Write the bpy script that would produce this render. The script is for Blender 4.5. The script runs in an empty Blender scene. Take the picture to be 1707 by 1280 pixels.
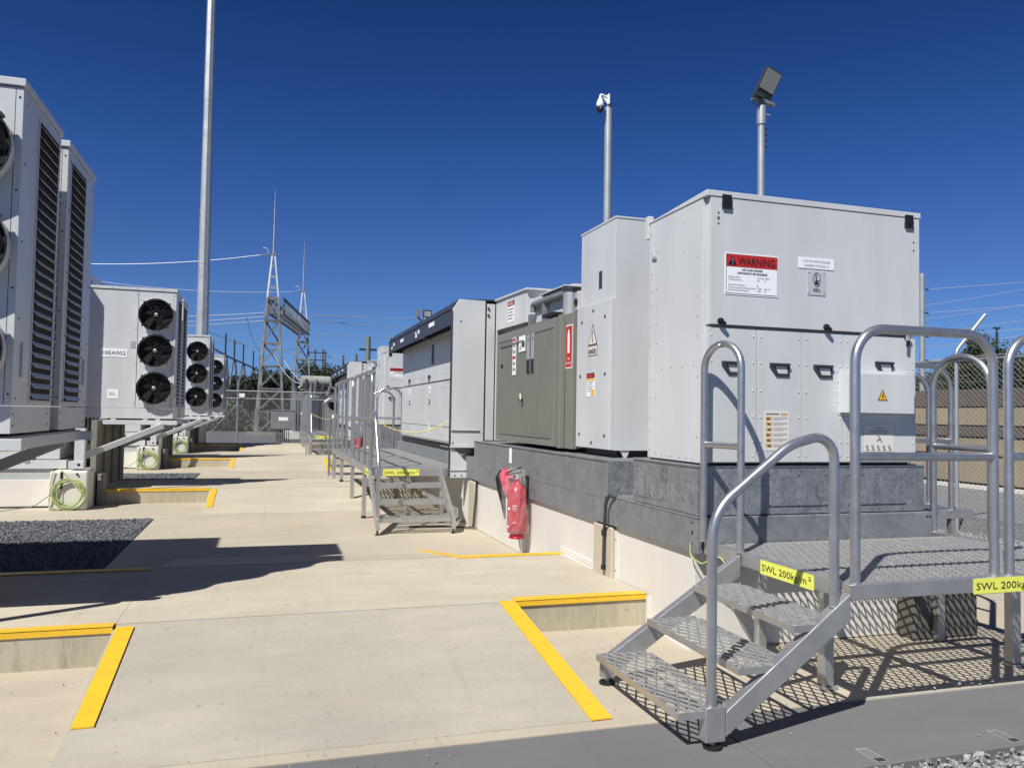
import bpy, bmesh, math, random
from mathutils import Vector, Matrix
R = math.radians
scn = bpy.context.scene
col = scn.collection
random.seed(7)

# ------------------------------------------------------------------ camera
cam_d = bpy.data.cameras.new('camera'); cam = bpy.data.objects.new('camera', cam_d); col.objects.link(cam)
scn.camera = cam
cam_d.sensor_width = 36.0; cam_d.lens = 36.0 * 1323.2 / 1707.0
cam_d.clip_start = 0.05; cam_d.clip_end = 3000
YAW, PIT, ROLL = R(17.286), R(2.21), R(0.969)
fw = Vector((math.sin(YAW) * math.cos(PIT), math.cos(YAW) * math.cos(PIT), math.sin(PIT)))
rt = Vector((math.cos(YAW), -math.sin(YAW), 0)); up = rt.cross(fw)
r2 = math.cos(ROLL) * rt + math.sin(ROLL) * up; u2 = -math.sin(ROLL) * rt + math.cos(ROLL) * up
m = Matrix((r2, u2, -fw)).transposed().to_4x4(); m.translation = Vector((0, 0, 1.3)); cam.matrix_world = m

# ------------------------------------------------------------------ light
SUN_DIR = Vector((-0.65, -0.57, 1.0)).normalized()          # towards the sun
ELEV = math.asin(SUN_DIR.z)
w = bpy.data.worlds.new('World'); scn.world = w; w.use_nodes = True
nt = w.node_tree; bg = nt.nodes['Background']
sky = nt.nodes.new('ShaderNodeTexSky'); sky.sky_type = 'NISHITA'; sky.sun_disc = False
sky.sun_elevation = ELEV; sky.sun_rotation = math.atan2(SUN_DIR.x, SUN_DIR.y)
sky.altitude = 300; sky.air_density = 1.0; sky.dust_density = 0.0; sky.ozone_density = 4.0
gm = nt.nodes.new('ShaderNodeHueSaturation'); gm.inputs['Value'].default_value = 1.0
tcw = nt.nodes.new('ShaderNodeTexCoord'); sx = nt.nodes.new('ShaderNodeSeparateXYZ'); nt.links.new(tcw.outputs['Generated'], sx.inputs[0])
rw = nt.nodes.new('ShaderNodeValToRGB'); rw.color_ramp.elements[0].position = 0.0; rw.color_ramp.elements[0].color = (0.22, 0.37, 0.80, 1); rw.color_ramp.elements[1].position = 1.0; rw.color_ramp.elements[1].color = (0.05, 0.12, 0.28, 1)
for pz, cz in ((0.10, (0.26, 0.393, 0.67)), (0.20, (0.227, 0.345, 0.625)), (0.286, (0.163, 0.314, 0.604)), (0.452, (0.092, 0.217, 0.461)), (0.7, (0.06, 0.15, 0.35))):
    e = rw.color_ramp.elements.new(pz); e.color = (*cz, 1)
nt.links.new(sx.outputs['Z'], rw.inputs[0]); mw = nt.nodes.new('ShaderNodeMix'); mw.data_type = 'RGBA'; mw.blend_type = 'MULTIPLY'; mw.inputs[0].default_value = 1.0
nt.links.new(sky.outputs[0], mw.inputs[6]); nt.links.new(rw.outputs[0], mw.inputs[7])
nt.links.new(mw.outputs[2], gm.inputs['Color']); nt.links.new(gm.outputs[0], bg.inputs['Color'])
bg.inputs['Strength'].default_value = 0.085
sd = bpy.data.lights.new('sun', 'SUN'); sd.energy = 4.35; sd.angle = R(0.53); sd.color = (1.0, 0.965, 0.91)
sun = bpy.data.objects.new('sun', sd); col.objects.link(sun)
sun.rotation_euler = SUN_DIR.to_track_quat('Z', 'Y').to_euler()
scn.view_settings.view_transform = 'Standard'; scn.view_settings.look = 'None'
scn.view_settings.exposure = 0.45; scn.view_settings.gamma = 1.0

# ------------------------------------------------------------------ materials
def mat(name, c, rough=0.5, metal=0.0, var=0.0, vscale=6.0, bump=0.0, bscale=60.0, c2=None, coat=0.0, streak=0.0, detail=4.0, spec=0.5):
    M = bpy.data.materials.new(name); M.use_nodes = True; t = M.node_tree; b = t.nodes['Principled BSDF']
    c = tuple(c) + (1,)
    b.inputs['Base Color'].default_value = c; b.inputs['Roughness'].default_value = rough; b.inputs['Metallic'].default_value = metal
    b.inputs['Specular IOR Level'].default_value = spec
    tc = t.nodes.new('ShaderNodeTexCoord'); src = tc.outputs['Object']
    if var or c2:
        n = t.nodes.new('ShaderNodeTexNoise'); n.inputs['Scale'].default_value = vscale; n.inputs['Detail'].default_value = detail; n.inputs['Roughness'].default_value = 0.6
        if streak:
            mp = t.nodes.new('ShaderNodeMapping'); mp.inputs['Scale'].default_value = (1, 1, streak); t.links.new(src, mp.inputs[0]); t.links.new(mp.outputs[0], n.inputs['Vector'])
        else: t.links.new(src, n.inputs['Vector'])
        rp = t.nodes.new('ShaderNodeMapRange'); rp.inputs[1].default_value = 0.3; rp.inputs[2].default_value = 0.7
        t.links.new(n.outputs[0], rp.inputs[0])
        mx = t.nodes.new('ShaderNodeMix'); mx.data_type = 'RGBA'
        mx.inputs[6].default_value = tuple(x * (1 - var) for x in c[:3]) + (1,) if not c2 else c
        mx.inputs[7].default_value = tuple(min(1, x * (1 + var)) for x in c[:3]) + (1,) if not c2 else tuple(c2) + (1,)
        t.links.new(rp.outputs[0], mx.inputs[0]); t.links.new(mx.outputs[2], b.inputs['Base Color'])
        mr = t.nodes.new('ShaderNodeMapRange'); mr.inputs[3].default_value = rough * 0.85; mr.inputs[4].default_value = min(1, rough * 1.15)
        t.links.new(n.outputs[0], mr.inputs[0]); t.links.new(mr.outputs[0], b.inputs['Roughness'])
    if bump:
        n2 = t.nodes.new('ShaderNodeTexNoise'); n2.inputs['Scale'].default_value = bscale; n2.inputs['Detail'].default_value = 5
        t.links.new(src, n2.inputs['Vector']); bp = t.nodes.new('ShaderNodeBump'); bp.inputs['Strength'].default_value = bump; bp.inputs['Distance'].default_value = 0.01
        t.links.new(n2.outputs[0], bp.inputs['Height']); t.links.new(bp.outputs[0], b.inputs['Normal'])
    return M
M = {}
M['white'] = mat('white_powder_coat', (0.55, 0.568, 0.570), 0.36, var=0.075, vscale=2.6, bump=0.10, bscale=2.3, streak=0.3)
M['cream'] = mat('off_white_panel', (0.66, 0.635, 0.575), 0.6, var=0.05, vscale=1.7, bump=0.03, bscale=20, streak=0.3)
M['grey_shade'] = mat('grey_paint_and_shade', (0.42, 0.43, 0.42), 0.55, var=0.08, vscale=4)
M['green'] = mat('transformer_green_grey', (0.192, 0.200, 0.168), 0.45, var=0.05, vscale=2.5)
M['dark'] = mat('charcoal_paint', (0.036, 0.041, 0.048), 0.42, var=0.1, vscale=3)
M['black'] = mat('black_plastic', (0.012, 0.012, 0.014), 0.45)
M['palep'] = mat('pale_engraved_plate', (0.52, 0.53, 0.54), 0.35, metal=0.1)
M['blade'] = mat('matt_black_blade', (0.010, 0.010, 0.011), 0.7, spec=0.2)
M['rubber_or_opening'] = mat('dark_opening', (0.006, 0.007, 0.008), 0.8)  # rubber feet; also near-black that paints the dark of openings and seams
M['yellow'] = mat('safety_yellow_paint', (0.84, 0.51, 0.022), 0.5, c2=(0.70, 0.43, 0.03), vscale=14, bump=0.08, bscale=60)
M['signyel'] = mat('yellow_label', (0.80, 0.82, 0.13), 0.5)
M['red'] = mat('red_sign', (0.50, 0.025, 0.022), 0.45)
M['crim'] = mat('red_enamel', (0.42, 0.010, 0.028), 0.3, var=0.1, vscale=10)
M['orange'] = mat('orange_warning', (0.85, 0.42, 0.02), 0.5)
M['signw'] = mat('white_label', (0.84, 0.85, 0.86), 0.45)
M['paper'] = mat('printed_label', (0.70, 0.67, 0.62), 0.5)
M['tan'] = mat('tan_print', (0.55, 0.36, 0.15), 0.5)
M['ink'] = mat('black_print', (0.015, 0.015, 0.015), 0.5)
M['greyink'] = mat('grey_print', (0.16, 0.16, 0.17), 0.5)
M['silver'] = mat('silver_plate', (0.5, 0.51, 0.52), 0.35, metal=0.4)
M['joint'] = mat('joint_filler', (0.10, 0.095, 0.085), 0.9)
M['hose'] = mat('yellow_green_cable', (0.50, 0.56, 0.22), 0.5, c2=(0.30, 0.42, 0.16), vscale=12)
M['chain'] = mat('yellow_plastic_chain', (0.75, 0.66, 0.24), 0.5)
M['glass'] = mat('lamp_glass', (0.32, 0.33, 0.30), 0.2)
M['oldtank'] = mat('weathered_tank', (0.30, 0.305, 0.28), 0.6, var=0.2, vscale=2)
M['wire'] = mat('bright_wire', (0.55, 0.57, 0.6), 0.4, metal=0.3)
M['bark'] = mat('bark', (0.10, 0.075, 0.055), 0.9, var=0.3, vscale=8)
M['porc'] = mat('brown_porcelain', (0.10, 0.06, 0.045), 0.3)
M['fence'] = mat('fence_galvanised_wire', (0.20, 0.21, 0.215), 0.6, metal=0.2)

def galv(name, a, b_, scale=18, rough=0.42, metal=0.55):
    Mm = bpy.data.materials.new(name); Mm.use_nodes = True; t = Mm.node_tree; b = t.nodes['Principled BSDF']
    b.inputs['Metallic'].default_value = metal
    tc = t.nodes.new('ShaderNodeTexCoord')
    v = t.nodes.new('ShaderNodeTexVoronoi'); v.inputs['Scale'].default_value = scale * 2.3; t.links.new(tc.outputs['Object'], v.inputs['Vector'])
    n = t.nodes.new('ShaderNodeTexNoise'); n.inputs['Scale'].default_value = scale / 2.2; n.inputs['Detail'].default_value = 6; n.inputs['Roughness'].default_value = 0.7
    mp = t.nodes.new('ShaderNodeMapping'); mp.inputs['Scale'].default_value = (1, 1, 0.45); t.links.new(tc.outputs['Object'], mp.inputs[0]); t.links.new(mp.outputs[0], n.inputs['Vector'])
    bw = t.nodes.new('ShaderNodeRGBToBW'); t.links.new(v.outputs['Color'], bw.inputs[0])
    ma = t.nodes.new('ShaderNodeMath'); ma.operation = 'MULTIPLY_ADD'; ma.inputs[1].default_value = 0.5; t.links.new(bw.outputs[0], ma.inputs[0])
    mr0 = t.nodes.new('ShaderNodeMapRange'); mr0.inputs[1].default_value = 0.3; mr0.inputs[2].default_value = 0.7; mr0.inputs[4].default_value = 0.55
    t.links.new(n.outputs[0], mr0.inputs[0]); t.links.new(mr0.outputs[0], ma.inputs[2])
    mx = t.nodes.new('ShaderNodeMix'); mx.data_type = 'RGBA'; mx.inputs[6].default_value = tuple(a) + (1,); mx.inputs[7].default_value = tuple(b_) + (1,)
    t.links.new(ma.outputs[0], mx.inputs[0]); t.links.new(mx.outputs[2], b.inputs['Base Color'])
    mr = t.nodes.new('ShaderNodeMapRange'); mr.inputs[3].default_value = rough - 0.1; mr.inputs[4].default_value = rough + 0.15
    t.links.new(ma.outputs[0], mr.inputs[0]); t.links.new(mr.outputs[0], b.inputs['Roughness'])
    return Mm
M['galv'] = galv('galvanised_steel', (0.15, 0.165, 0.185), (0.42, 0.44, 0.46), 22)
M['galvd'] = galv('galvanised_steel_dull', (0.165, 0.177, 0.19), (0.29, 0.305, 0.315), 12, 0.52, 0.35)
M['alu'] = mat('aluminium_tube', (0.50, 0.515, 0.53), 0.36, metal=0.85, var=0.10, vscale=14, bump=0.03, bscale=50)
M['alub'] = mat('aluminium_section', (0.50, 0.50, 0.49), 0.42, metal=0.75, var=0.10, vscale=9)
M['meshm'] = mat('raised_mesh_aluminium', (0.37, 0.37, 0.368), 0.45, metal=0.30, var=0.15, vscale=20)
M['pole'] = mat('galvanised_pole', (0.44, 0.455, 0.46), 0.45, metal=0.5, var=0.10, vscale=3)
M['tower'] = mat('galvanised_lattice', (0.17, 0.18, 0.18), 0.6, metal=0.3, var=0.5, vscale=1.2)

def concrete(name, a, b_, c3, bump=0.12, stain=False):
    Mm = bpy.data.materials.new(name); Mm.use_nodes = True; t = Mm.node_tree; b = t.nodes['Principled BSDF']
    b.inputs['Roughness'].default_value = 0.85; b.inputs['Specular IOR Level'].default_value = 0.25
    tc = t.nodes.new('ShaderNodeTexCoord'); S = tc.outputs['Object']
    def noise(sc, det=6, ro=0.6, vec=None):
        n = t.nodes.new('ShaderNodeTexNoise'); n.inputs['Scale'].default_value = sc; n.inputs['Detail'].default_value = det; n.inputs['Roughness'].default_value = ro
        t.links.new(vec or S, n.inputs['Vector']); return n.outputs[0]
    def rng(x, lo, hi, o0=0.0, o1=1.0):
        r = t.nodes.new('ShaderNodeMapRange'); r.inputs[1].default_value = lo; r.inputs[2].default_value = hi; r.inputs[3].default_value = o0; r.inputs[4].default_value = o1
        t.links.new(x, r.inputs[0]); return r.outputs[0]
    def mix(f, x, y, mode='MIX'):
        q = t.nodes.new('ShaderNodeMix'); q.data_type = 'RGBA'; q.blend_type = mode
        if hasattr(f, 'is_linked') or not isinstance(f, float): t.links.new(f, q.inputs[0])
        else: q.inputs[0].default_value = f
        for k, vv in ((6, x), (7, y)):
            if isinstance(vv, tuple): q.inputs[k].default_value = vv + (1,)
            else: t.links.new(vv, q.inputs[k])
        return q.outputs[2]
    mp = t.nodes.new('ShaderNodeMapping'); mp.inputs['Scale'].default_value = (0.55, 1.6, 1) if not stain else (6, 6, 0.9); t.links.new(S, mp.inputs[0])
    c = mix(rng(noise(0.9, 5, 0.55), 0.32, 0.68), a, b_)
    c = mix(rng(noise(3.2, 8, 0.7, mp.outputs[0]), 0.35, 0.72, 0, 0.55), c, c3)
    fine = noise(55, 6, 0.75)
    c = mix(rng(fine, 0.3, 0.7, 0.0, 0.20), c, tuple(x * 0.6 for x in c3))
    sp = noise(19, 2, 0.5)
    c = mix(rng(sp, 0.70, 0.74, 0.0, 0.35), c, tuple(x * 0.5 for x in c3))
    if not stain:
        c = mix(rng(noise(0.42, 3, 0.5), 0.46, 0.70, 0, 0.50), c, c3)                       # broad damp patches
        mp2 = t.nodes.new('ShaderNodeMapping'); mp2.inputs['Scale'].default_value = (9, 0.9, 1); mp2.inputs['Rotation'].default_value = (0, 0, 0.5); t.links.new(S, mp2.inputs[0])
        c = mix(rng(noise(1.0, 6, 0.75, mp2.outputs[0]), 0.56, 0.80, 0, 0.40), c, tuple(x * 0.75 for x in c3))   # drag marks
        c = mix(rng(noise(0.8, 2, 0.5), 0.62, 0.78, 0, 0.30), c, (a[0] * 0.98, a[1] * 0.84, a[2] * 0.68))          # rusty tint
    else:
        c = mix(rng(noise(2.0, 8, 0.8, mp.outputs[0]), 0.55, 0.7, 0, 0.55), c, tuple(x * 0.45 for x in c3))
    t.links.new(c, b.inputs['Base Color'])
    bp = t.nodes.new('ShaderNodeBump'); bp.inputs['Strength'].default_value = bump; bp.inputs['Distance'].default_value = 0.006
    t.links.new(noise(40, 8, 0.75), bp.inputs['Height']); t.links.new(bp.outputs[0], b.inputs['Normal'])
    return Mm
M['conc'] = concrete('broom_finished_concrete', (0.50, 0.462, 0.378), (0.43, 0.402, 0.335), (0.31, 0.288, 0.235))
M['concf'] = concrete('pale_warm_concrete', (0.61, 0.543, 0.418), (0.52, 0.47, 0.375), (0.38, 0.34, 0.265))  # paler, warmer tone for crossing tops and the farther ramps
M['conc2'] = concrete('low_slab_concrete', (0.555, 0.485, 0.37), (0.48, 0.43, 0.345), (0.38, 0.335, 0.26))
M['concv'] = concrete('formed_concrete_edge', (0.56, 0.50, 0.38), (0.46, 0.42, 0.31), (0.25, 0.225, 0.15), 0.3, stain=True)
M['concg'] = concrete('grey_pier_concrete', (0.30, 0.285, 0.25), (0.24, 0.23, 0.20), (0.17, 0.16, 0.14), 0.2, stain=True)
M['concd'] = concrete('shade_darkened_pier_concrete', (0.17, 0.16, 0.14), (0.14, 0.13, 0.115), (0.10, 0.095, 0.08), 0.2, stain=True)  # grey pier concrete darkened to carry the shade under the deck
M['path'] = concrete('grey_trench_cover', (0.185, 0.185, 0.187), (0.165, 0.166, 0.168), (0.14, 0.14, 0.142), 0.06)
def stony(name, a, b_, scale):
    Mm = bpy.data.materials.new(name); Mm.use_nodes = True; t = Mm.node_tree; b = t.nodes['Principled BSDF']; b.inputs['Roughness'].default_value = 0.85
    tc = t.nodes.new('ShaderNodeTexCoord'); v = t.nodes.new('ShaderNodeTexVoronoi'); v.inputs['Scale'].default_value = scale; t.links.new(tc.outputs['Object'], v.inputs['Vector'])
    bw = t.nodes.new('ShaderNodeRGBToBW'); t.links.new(v.outputs['Color'], bw.inputs[0])
    mx = t.nodes.new('ShaderNodeMix'); mx.data_type = 'RGBA'; mx.inputs[6].default_value = tuple(a) + (1,); mx.inputs[7].default_value = tuple(b_) + (1,)
    t.links.new(bw.outputs[0], mx.inputs[0]); t.links.new(mx.outputs[2], b.inputs['Base Color'])
    bp = t.nodes.new('ShaderNodeBump'); bp.inputs['Strength'].default_value = 0.9; bp.inputs['Distance'].default_value = 0.02; bp.invert = True
    t.links.new(v.outputs['Distance'], bp.inputs['Height']); t.links.new(bp.outputs[0], b.inputs['Normal'])
    return Mm
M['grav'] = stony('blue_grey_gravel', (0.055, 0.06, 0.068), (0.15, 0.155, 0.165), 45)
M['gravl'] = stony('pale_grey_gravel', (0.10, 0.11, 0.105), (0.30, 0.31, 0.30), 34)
def stone(name, a, b_):
    Mm = bpy.data.materials.new(name); Mm.use_nodes = True; t = Mm.node_tree; b = t.nodes['Principled BSDF']; b.inputs['Roughness'].default_value = 0.8
    g = t.nodes.new('ShaderNodeNewGeometry'); mx = t.nodes.new('ShaderNodeMix'); mx.data_type = 'RGBA'; mx.inputs[6].default_value = tuple(a) + (1,); mx.inputs[7].default_value = tuple(b_) + (1,)
    t.links.new(g.outputs['Random Per Island'], mx.inputs[0]); t.links.new(mx.outputs[2], b.inputs['Base Color']); return Mm
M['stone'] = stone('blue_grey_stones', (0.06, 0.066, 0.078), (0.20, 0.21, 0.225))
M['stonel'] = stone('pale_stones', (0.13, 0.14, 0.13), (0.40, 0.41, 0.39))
M['leaf'] = stone('eucalypt_leaves', (0.022, 0.034, 0.014), (0.075, 0.09, 0.034))
M['leaf2'] = stone('dark_leaves', (0.016, 0.024, 0.010), (0.050, 0.058, 0.026))
M['sleeper'] = concrete('beige_retaining_blocks', (0.42, 0.34, 0.22), (0.34, 0.28, 0.19), (0.22, 0.18, 0.13), 0.3)
M['sleeperd'] = concrete('brown_retaining_blocks', (0.17, 0.13, 0.105), (0.13, 0.105, 0.085), (0.08, 0.065, 0.055), 0.3)
M['hill'] = stony('dry_scrub', (0.05, 0.055, 0.03), (0.12, 0.11, 0.07), 3)
def plastic():
    Mm = bpy.data.materials.new('clear_plastic_bag'); Mm.use_nodes = True; t = Mm.node_tree; b = t.nodes['Principled BSDF']
    b.inputs['Base Color'].default_value = (0.80, 0.78, 0.79, 1); b.inputs['Roughness'].default_value = 0.12; b.inputs['Alpha'].default_value = 0.13
    return Mm
M['plastic'] = plastic()
M['pinkbag'] = mat('pink_plastic_bag', (0.55, 0.10, 0.15), 0.35)

# ------------------------------------------------------------------ mesh builder
def fillet(pts, r, n=6, closed=False):
    pts = [Vector(p) for p in pts]; out = []
    N = len(pts)
    for i, p in enumerate(pts):
        if not closed and i in (0, N - 1): out.append(p); continue
        a = pts[i - 1]; b = pts[(i + 1) % N]; u = (a - p); v = (b - p); la, lb = u.length, v.length; u.normalize(); v.normalize()
        ang = u.angle(v)
        if ang > math.pi - 0.02: out.append(p); continue
        rr = r[i] if isinstance(r, (list, tuple)) else r
        if rr <= 0: out.append(p); continue
        d = min(rr / math.tan(ang / 2), la * 0.499, lb * 0.499); rr = d * math.tan(ang / 2)
        c = p + (u + v).normalized() * (rr / math.sin(ang / 2)); s = p + u * d; e = p + v * d
        ax = (s - c).cross(e - c).normalized(); tot = (s - c).angle(e - c)
        for k in range(n + 1): out.append(c + Matrix.Rotation(tot * k / n, 3, ax) @ (s - c))
    return out
_tc = {}
def text_geo(s):
    if s in _tc: return _tc[s]
    cu = bpy.data.curves.new('t', 'FONT'); cu.body = s; cu.size = 1; cu.resolution_u = 2
    o = bpy.data.objects.new('t', cu); col.objects.link(o); dg = bpy.context.evaluated_depsgraph_get(); dg.update()
    me = bpy.data.meshes.new_from_object(o.evaluated_get(dg))
    vs = [v.co.copy() for v in me.vertices]; fs = [tuple(p.vertices) for p in me.polygons]
    bpy.data.objects.remove(o); bpy.data.curves.remove(cu); bpy.data.meshes.remove(me)
    _tc[s] = (vs, fs); return _tc[s]
class MB:
    def __init__(s): s.v = []; s.f = []; s.m = []; s.mats = []; s.s = []
    def mi(s, k):
        if k not in s.mats: s.mats.append(k)
        return s.mats.index(k)
    def add(s, vs, fs, k, smooth=False):
        o = len(s.v); s.v.extend([tuple(v) for v in vs]); i = s.mi(k)
        for f in fs: s.f.append(tuple(a + o for a in f)); s.m.append(i); s.s.append(smooth)
    def box(s, x0, x1, y0, y1, z0, z1, k):
        vs = [(x, y, z) for z in (z0, z1) for y in (y0, y1) for x in (x0, x1)]
        s.add(vs, [(0, 2, 3, 1), (4, 5, 7, 6), (0, 1, 5, 4), (2, 6, 7, 3), (0, 4, 6, 2), (1, 3, 7, 5)], k)
    def obox(s, c, a, b, d, k):
        c, a, b, d = map(Vector, (c, a, b, d))
        vs = [c + a * i + b * j + d * l for l in (-1, 1) for j in (-1, 1) for i in (-1, 1)]
        fs = [(0, 2, 3, 1), (4, 5, 7, 6), (0, 1, 5, 4), (2, 6, 7, 3), (0, 4, 6, 2), (1, 3, 7, 5)]
        if a.cross(b).dot(d) < 0: fs = [f[::-1] for f in fs]
        s.add(vs, fs, k)
    def bar(s, p, q, w_, h, k, upv=(0, 0, 1)):
        p, q = Vector(p), Vector(q); a = (q - p) / 2
        if a.length < 1e-6: return
        u = Vector(upv); sd_ = a.cross(u)
        if sd_.length < 1e-5: sd_ = a.cross(Vector((1, 0, 0)))
        sd_.normalize(); un = sd_.cross(a).normalized()
        s.obox((p + q) / 2, a, sd_ * w_ / 2, un * h / 2, k)
    def angle(s, p, q, w_, t_, k, upv=(0, 0, 1)):
        s.bar(p, q, w_, t_, k, upv); 
        p, q = Vector(p), Vector(q); a = (q - p); u = Vector(upv); sd_ = a.cross(u)
        if sd_.length < 1e-5: sd_ = a.cross(Vector((1, 0, 0)))
        sd_.normalize(); un = sd_.cross(a).normalized(); o = sd_ * (w_ / 2 - t_ / 2) + un * w_ / 2
        s.bar(p + o, q + o, t_, w_, k, upv)
    def tube(s, pts, r, k, n=10, closed=False, caps=True, sm=True):
        pts = [Vector(p) for p in pts]; N = len(pts); ring = []
        t0 = (pts[1] - pts[0]).normalized(); ref = Vector((0, 0, 1)) if abs(t0.z) < 0.9 else Vector((1, 0, 0))
        nrm = t0.cross(ref).normalized(); vs = []
        for i in range(N):
            if closed: t = (pts[(i + 1) % N] - pts[i - 1])
            else: t = (pts[min(i + 1, N - 1)] - pts[max(i - 1, 0)])
            t.normalize(); nrm = (nrm - t * nrm.dot(t)).normalized(); b = t.cross(nrm)
            rr = r[i] if isinstance(r, (list, tuple)) else r
            for j in range(n):
                a = 2 * math.pi * j / n; vs.append(pts[i] + (nrm * math.cos(a) + b * math.sin(a)) * rr)
        fs = []
        for i in range(N if closed else N - 1):
            i2 = (i + 1) % N
            for j in range(n): fs.append((i * n + j, i * n + (j + 1) % n, i2 * n + (j + 1) % n, i2 * n + j))
        s.add(vs, fs, k, sm)
        if caps and not closed:
            s.add(vs[:n], [tuple(range(n))[::-1]], k); s.add(vs[-n:], [tuple(range(n))], k)
    def cyl(s, c, axis, r, h, k, n=16, r2=None, sm=True):
        c = Vector(c); a = Vector(axis).normalized()
        s.tube([c, c + a * h], [r, r if r2 is None else r2], k, n, sm=sm)
    def prism(s, poly, vec, k):
        n = len(poly); v = Vector(vec); P = [Vector(p) for p in poly]
        nn = Vector((0, 0, 0))
        for i in range(n): nn += (P[i] - P[0]).cross(P[(i + 1) % n] - P[0])
        fl = nn.dot(v) > 0
        fs = [tuple(range(n)), tuple(range(2 * n - 1, n - 1, -1))] + [(i, n + i, n + (i + 1) % n, (i + 1) % n) for i in range(n)]
        if fl: fs = [f[::-1] for f in fs]
        s.add(P + [p + v for p in P], fs, k)
    def lathe(s, c, prof, k, n=20, axis='z', sm=True, cap=True):
        c = Vector(c); vs = []
        for (r, h) in prof:
            for j in range(n):
                a = 2 * math.pi * j / n; ca, sa = r * math.cos(a), r * math.sin(a)
                vs.append(c + (Vector((ca, sa, h)) if axis == 'z' else Vector((ca, h, sa)) if axis == 'y' else Vector((h, ca, sa))))
        fs = []
        for i in range(len(prof) - 1):
            for j in range(n): fs.append((i * n + j, i * n + (j + 1) % n, (i + 1) * n + (j + 1) % n, (i + 1) * n + j))
        s.add(vs, fs, k, sm)
        if cap: s.add(vs[:n], [tuple(range(n))[::-1]], k); s.add(vs[-n:], [tuple(range(n))], k)
    def text(s, st, org, rv, uv, size, k, width=None, align='l', off=0.0015):
        vs, fs = text_geo(st); rv, uv = Vector(rv).normalized(), Vector(uv).normalized(); nn = rv.cross(uv)
        xs = [v.x for v in vs]; w0 = max(xs) - min(xs); sx = size if width is None else width / w0
        o = Vector(org); x0 = min(xs) + (0 if align == 'l' else w0 / 2)
        s.add([o + rv * (v.x - x0) * sx + uv * v.y * size + nn * off for v in vs], fs, k)
    def plate(s, org, rv, uv, w_, h, k, t_=0.002, b=0.0):   # org = lower left; thickness outwards
        o = Vector(org); rv, uv = Vector(rv).normalized(), Vector(uv).normalized(); nn = rv.cross(uv)
        s.obox(o + rv * w_ / 2 + uv * h / 2 + nn * (b + t_ / 2), rv * w_ / 2, uv * h / 2, nn * t_ / 2, k)
    def build(s, name, parent=None, org=None, bevel=0, **props):
        if org is None: org = Vector(parent['_o']) if parent is not None else Vector((0, 0, 0))
        org = Vector(org); me = bpy.data.meshes.new(name)
        me.from_pydata([(a[0] - org[0], a[1] - org[1], a[2] - org[2]) for a in s.v], [], s.f)
        for k in s.mats: me.materials.append(M[k])
        me.polygons.foreach_set('material_index', s.m); me.polygons.foreach_set('use_smooth', s.s); me.update()
        o = bpy.data.objects.new(name, me); col.objects.link(o); o['_o'] = tuple(org)
        if parent is not None: o.parent = parent
        else: o.location = org
        if bevel:
            bv = o.modifiers.new('bevel', 'BEVEL'); bv.width = bevel; bv.segments = 2; bv.limit_method = 'ANGLE'; bv.angle_limit = R(50); bv.harden_normals = False
        for a, b in props.items(): o[a] = b
        return o
def tag(o, label, cat, group=None):
    o['label'] = label; o['category'] = cat
    if group: o['group'] = group
    return o
def thing(name, label, cat, loc, group=None):
    o = bpy.data.objects.new(name, None); col.objects.link(o); o.location = loc; o['_o'] = tuple(loc); o.empty_display_size = 0.1
    return tag(o, label, cat, group)
def solo(mb, name, label, cat, org, group=None, bevel=0):
    return tag(mb.build(name, None, org, bevel), label, cat, group)
def struct(mb, name, kind='structure', bevel=0):
    o = mb.build(name, None, (0, 0, 0), bevel); o['kind'] = kind; return o
def copy_tree(o, d, label=None, group=None, parent=None, skip=()):
    c = o.copy(); col.objects.link(c)
    if parent is None: c.location = Vector(o.location) + Vector(d)
    else: c.parent = parent
    c['_o'] = tuple(Vector(o['_o']) + Vector(d))
    if label: c['label'] = label
    if group: c['group'] = group
    for ch in list(o.children):
        if ch.name.split('.')[0] in skip: continue
        copy_tree(ch, d, parent=c)
    return c
XR, YR, ZU = (1, 0, 0), (0, 1, 0), (0, 0, 1)
def rivet(mb, p, n, r=0.006, k='white', h=0.004):
    mb.cyl(p, n, r, h, k, 8, r * 0.6)

# ================================================================== SETTING
H = 0.19
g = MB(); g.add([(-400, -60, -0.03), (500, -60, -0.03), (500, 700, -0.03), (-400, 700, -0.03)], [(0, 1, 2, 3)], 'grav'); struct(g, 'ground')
# low slab z=0
g = MB()
for (x0, x1, y0, y1) in ((-8, 6.3, 3.088, 4.56), (-1.2, 2.4, 4.56, 33.5), (-8, -1.2, 10.3, 12.1), (-8, -1.2, 17.5, 19.3), (-8, -1.2, 25, 26.9), (2.4, 6.3, 4.56, 4.74), (-8, -1.2, 4.56, 6.1)):
    g.box(x0, x1, y0 + 0.003, y1 - 0.003, -0.12, 0.0, 'conc2')
struct(g, 'concrete_slab')
g = MB(); g.box(-1.21, 2.41, 4.5, 33.4, -0.14, -0.025, 'joint'); g.box(-8, 6.3, 2.45, 4.5, -0.14, -0.025, 'joint'); struct(g, 'slab_bedding')
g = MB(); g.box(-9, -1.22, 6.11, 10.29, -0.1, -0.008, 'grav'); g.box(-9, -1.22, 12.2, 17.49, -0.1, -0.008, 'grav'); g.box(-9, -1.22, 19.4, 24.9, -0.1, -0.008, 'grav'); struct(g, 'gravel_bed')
g = MB(); g.box(1.2, 6.3, -1, 2.44, -0.1, -0.014, 'gravl'); struct(g, 'pale_gravel_bed')
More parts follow.
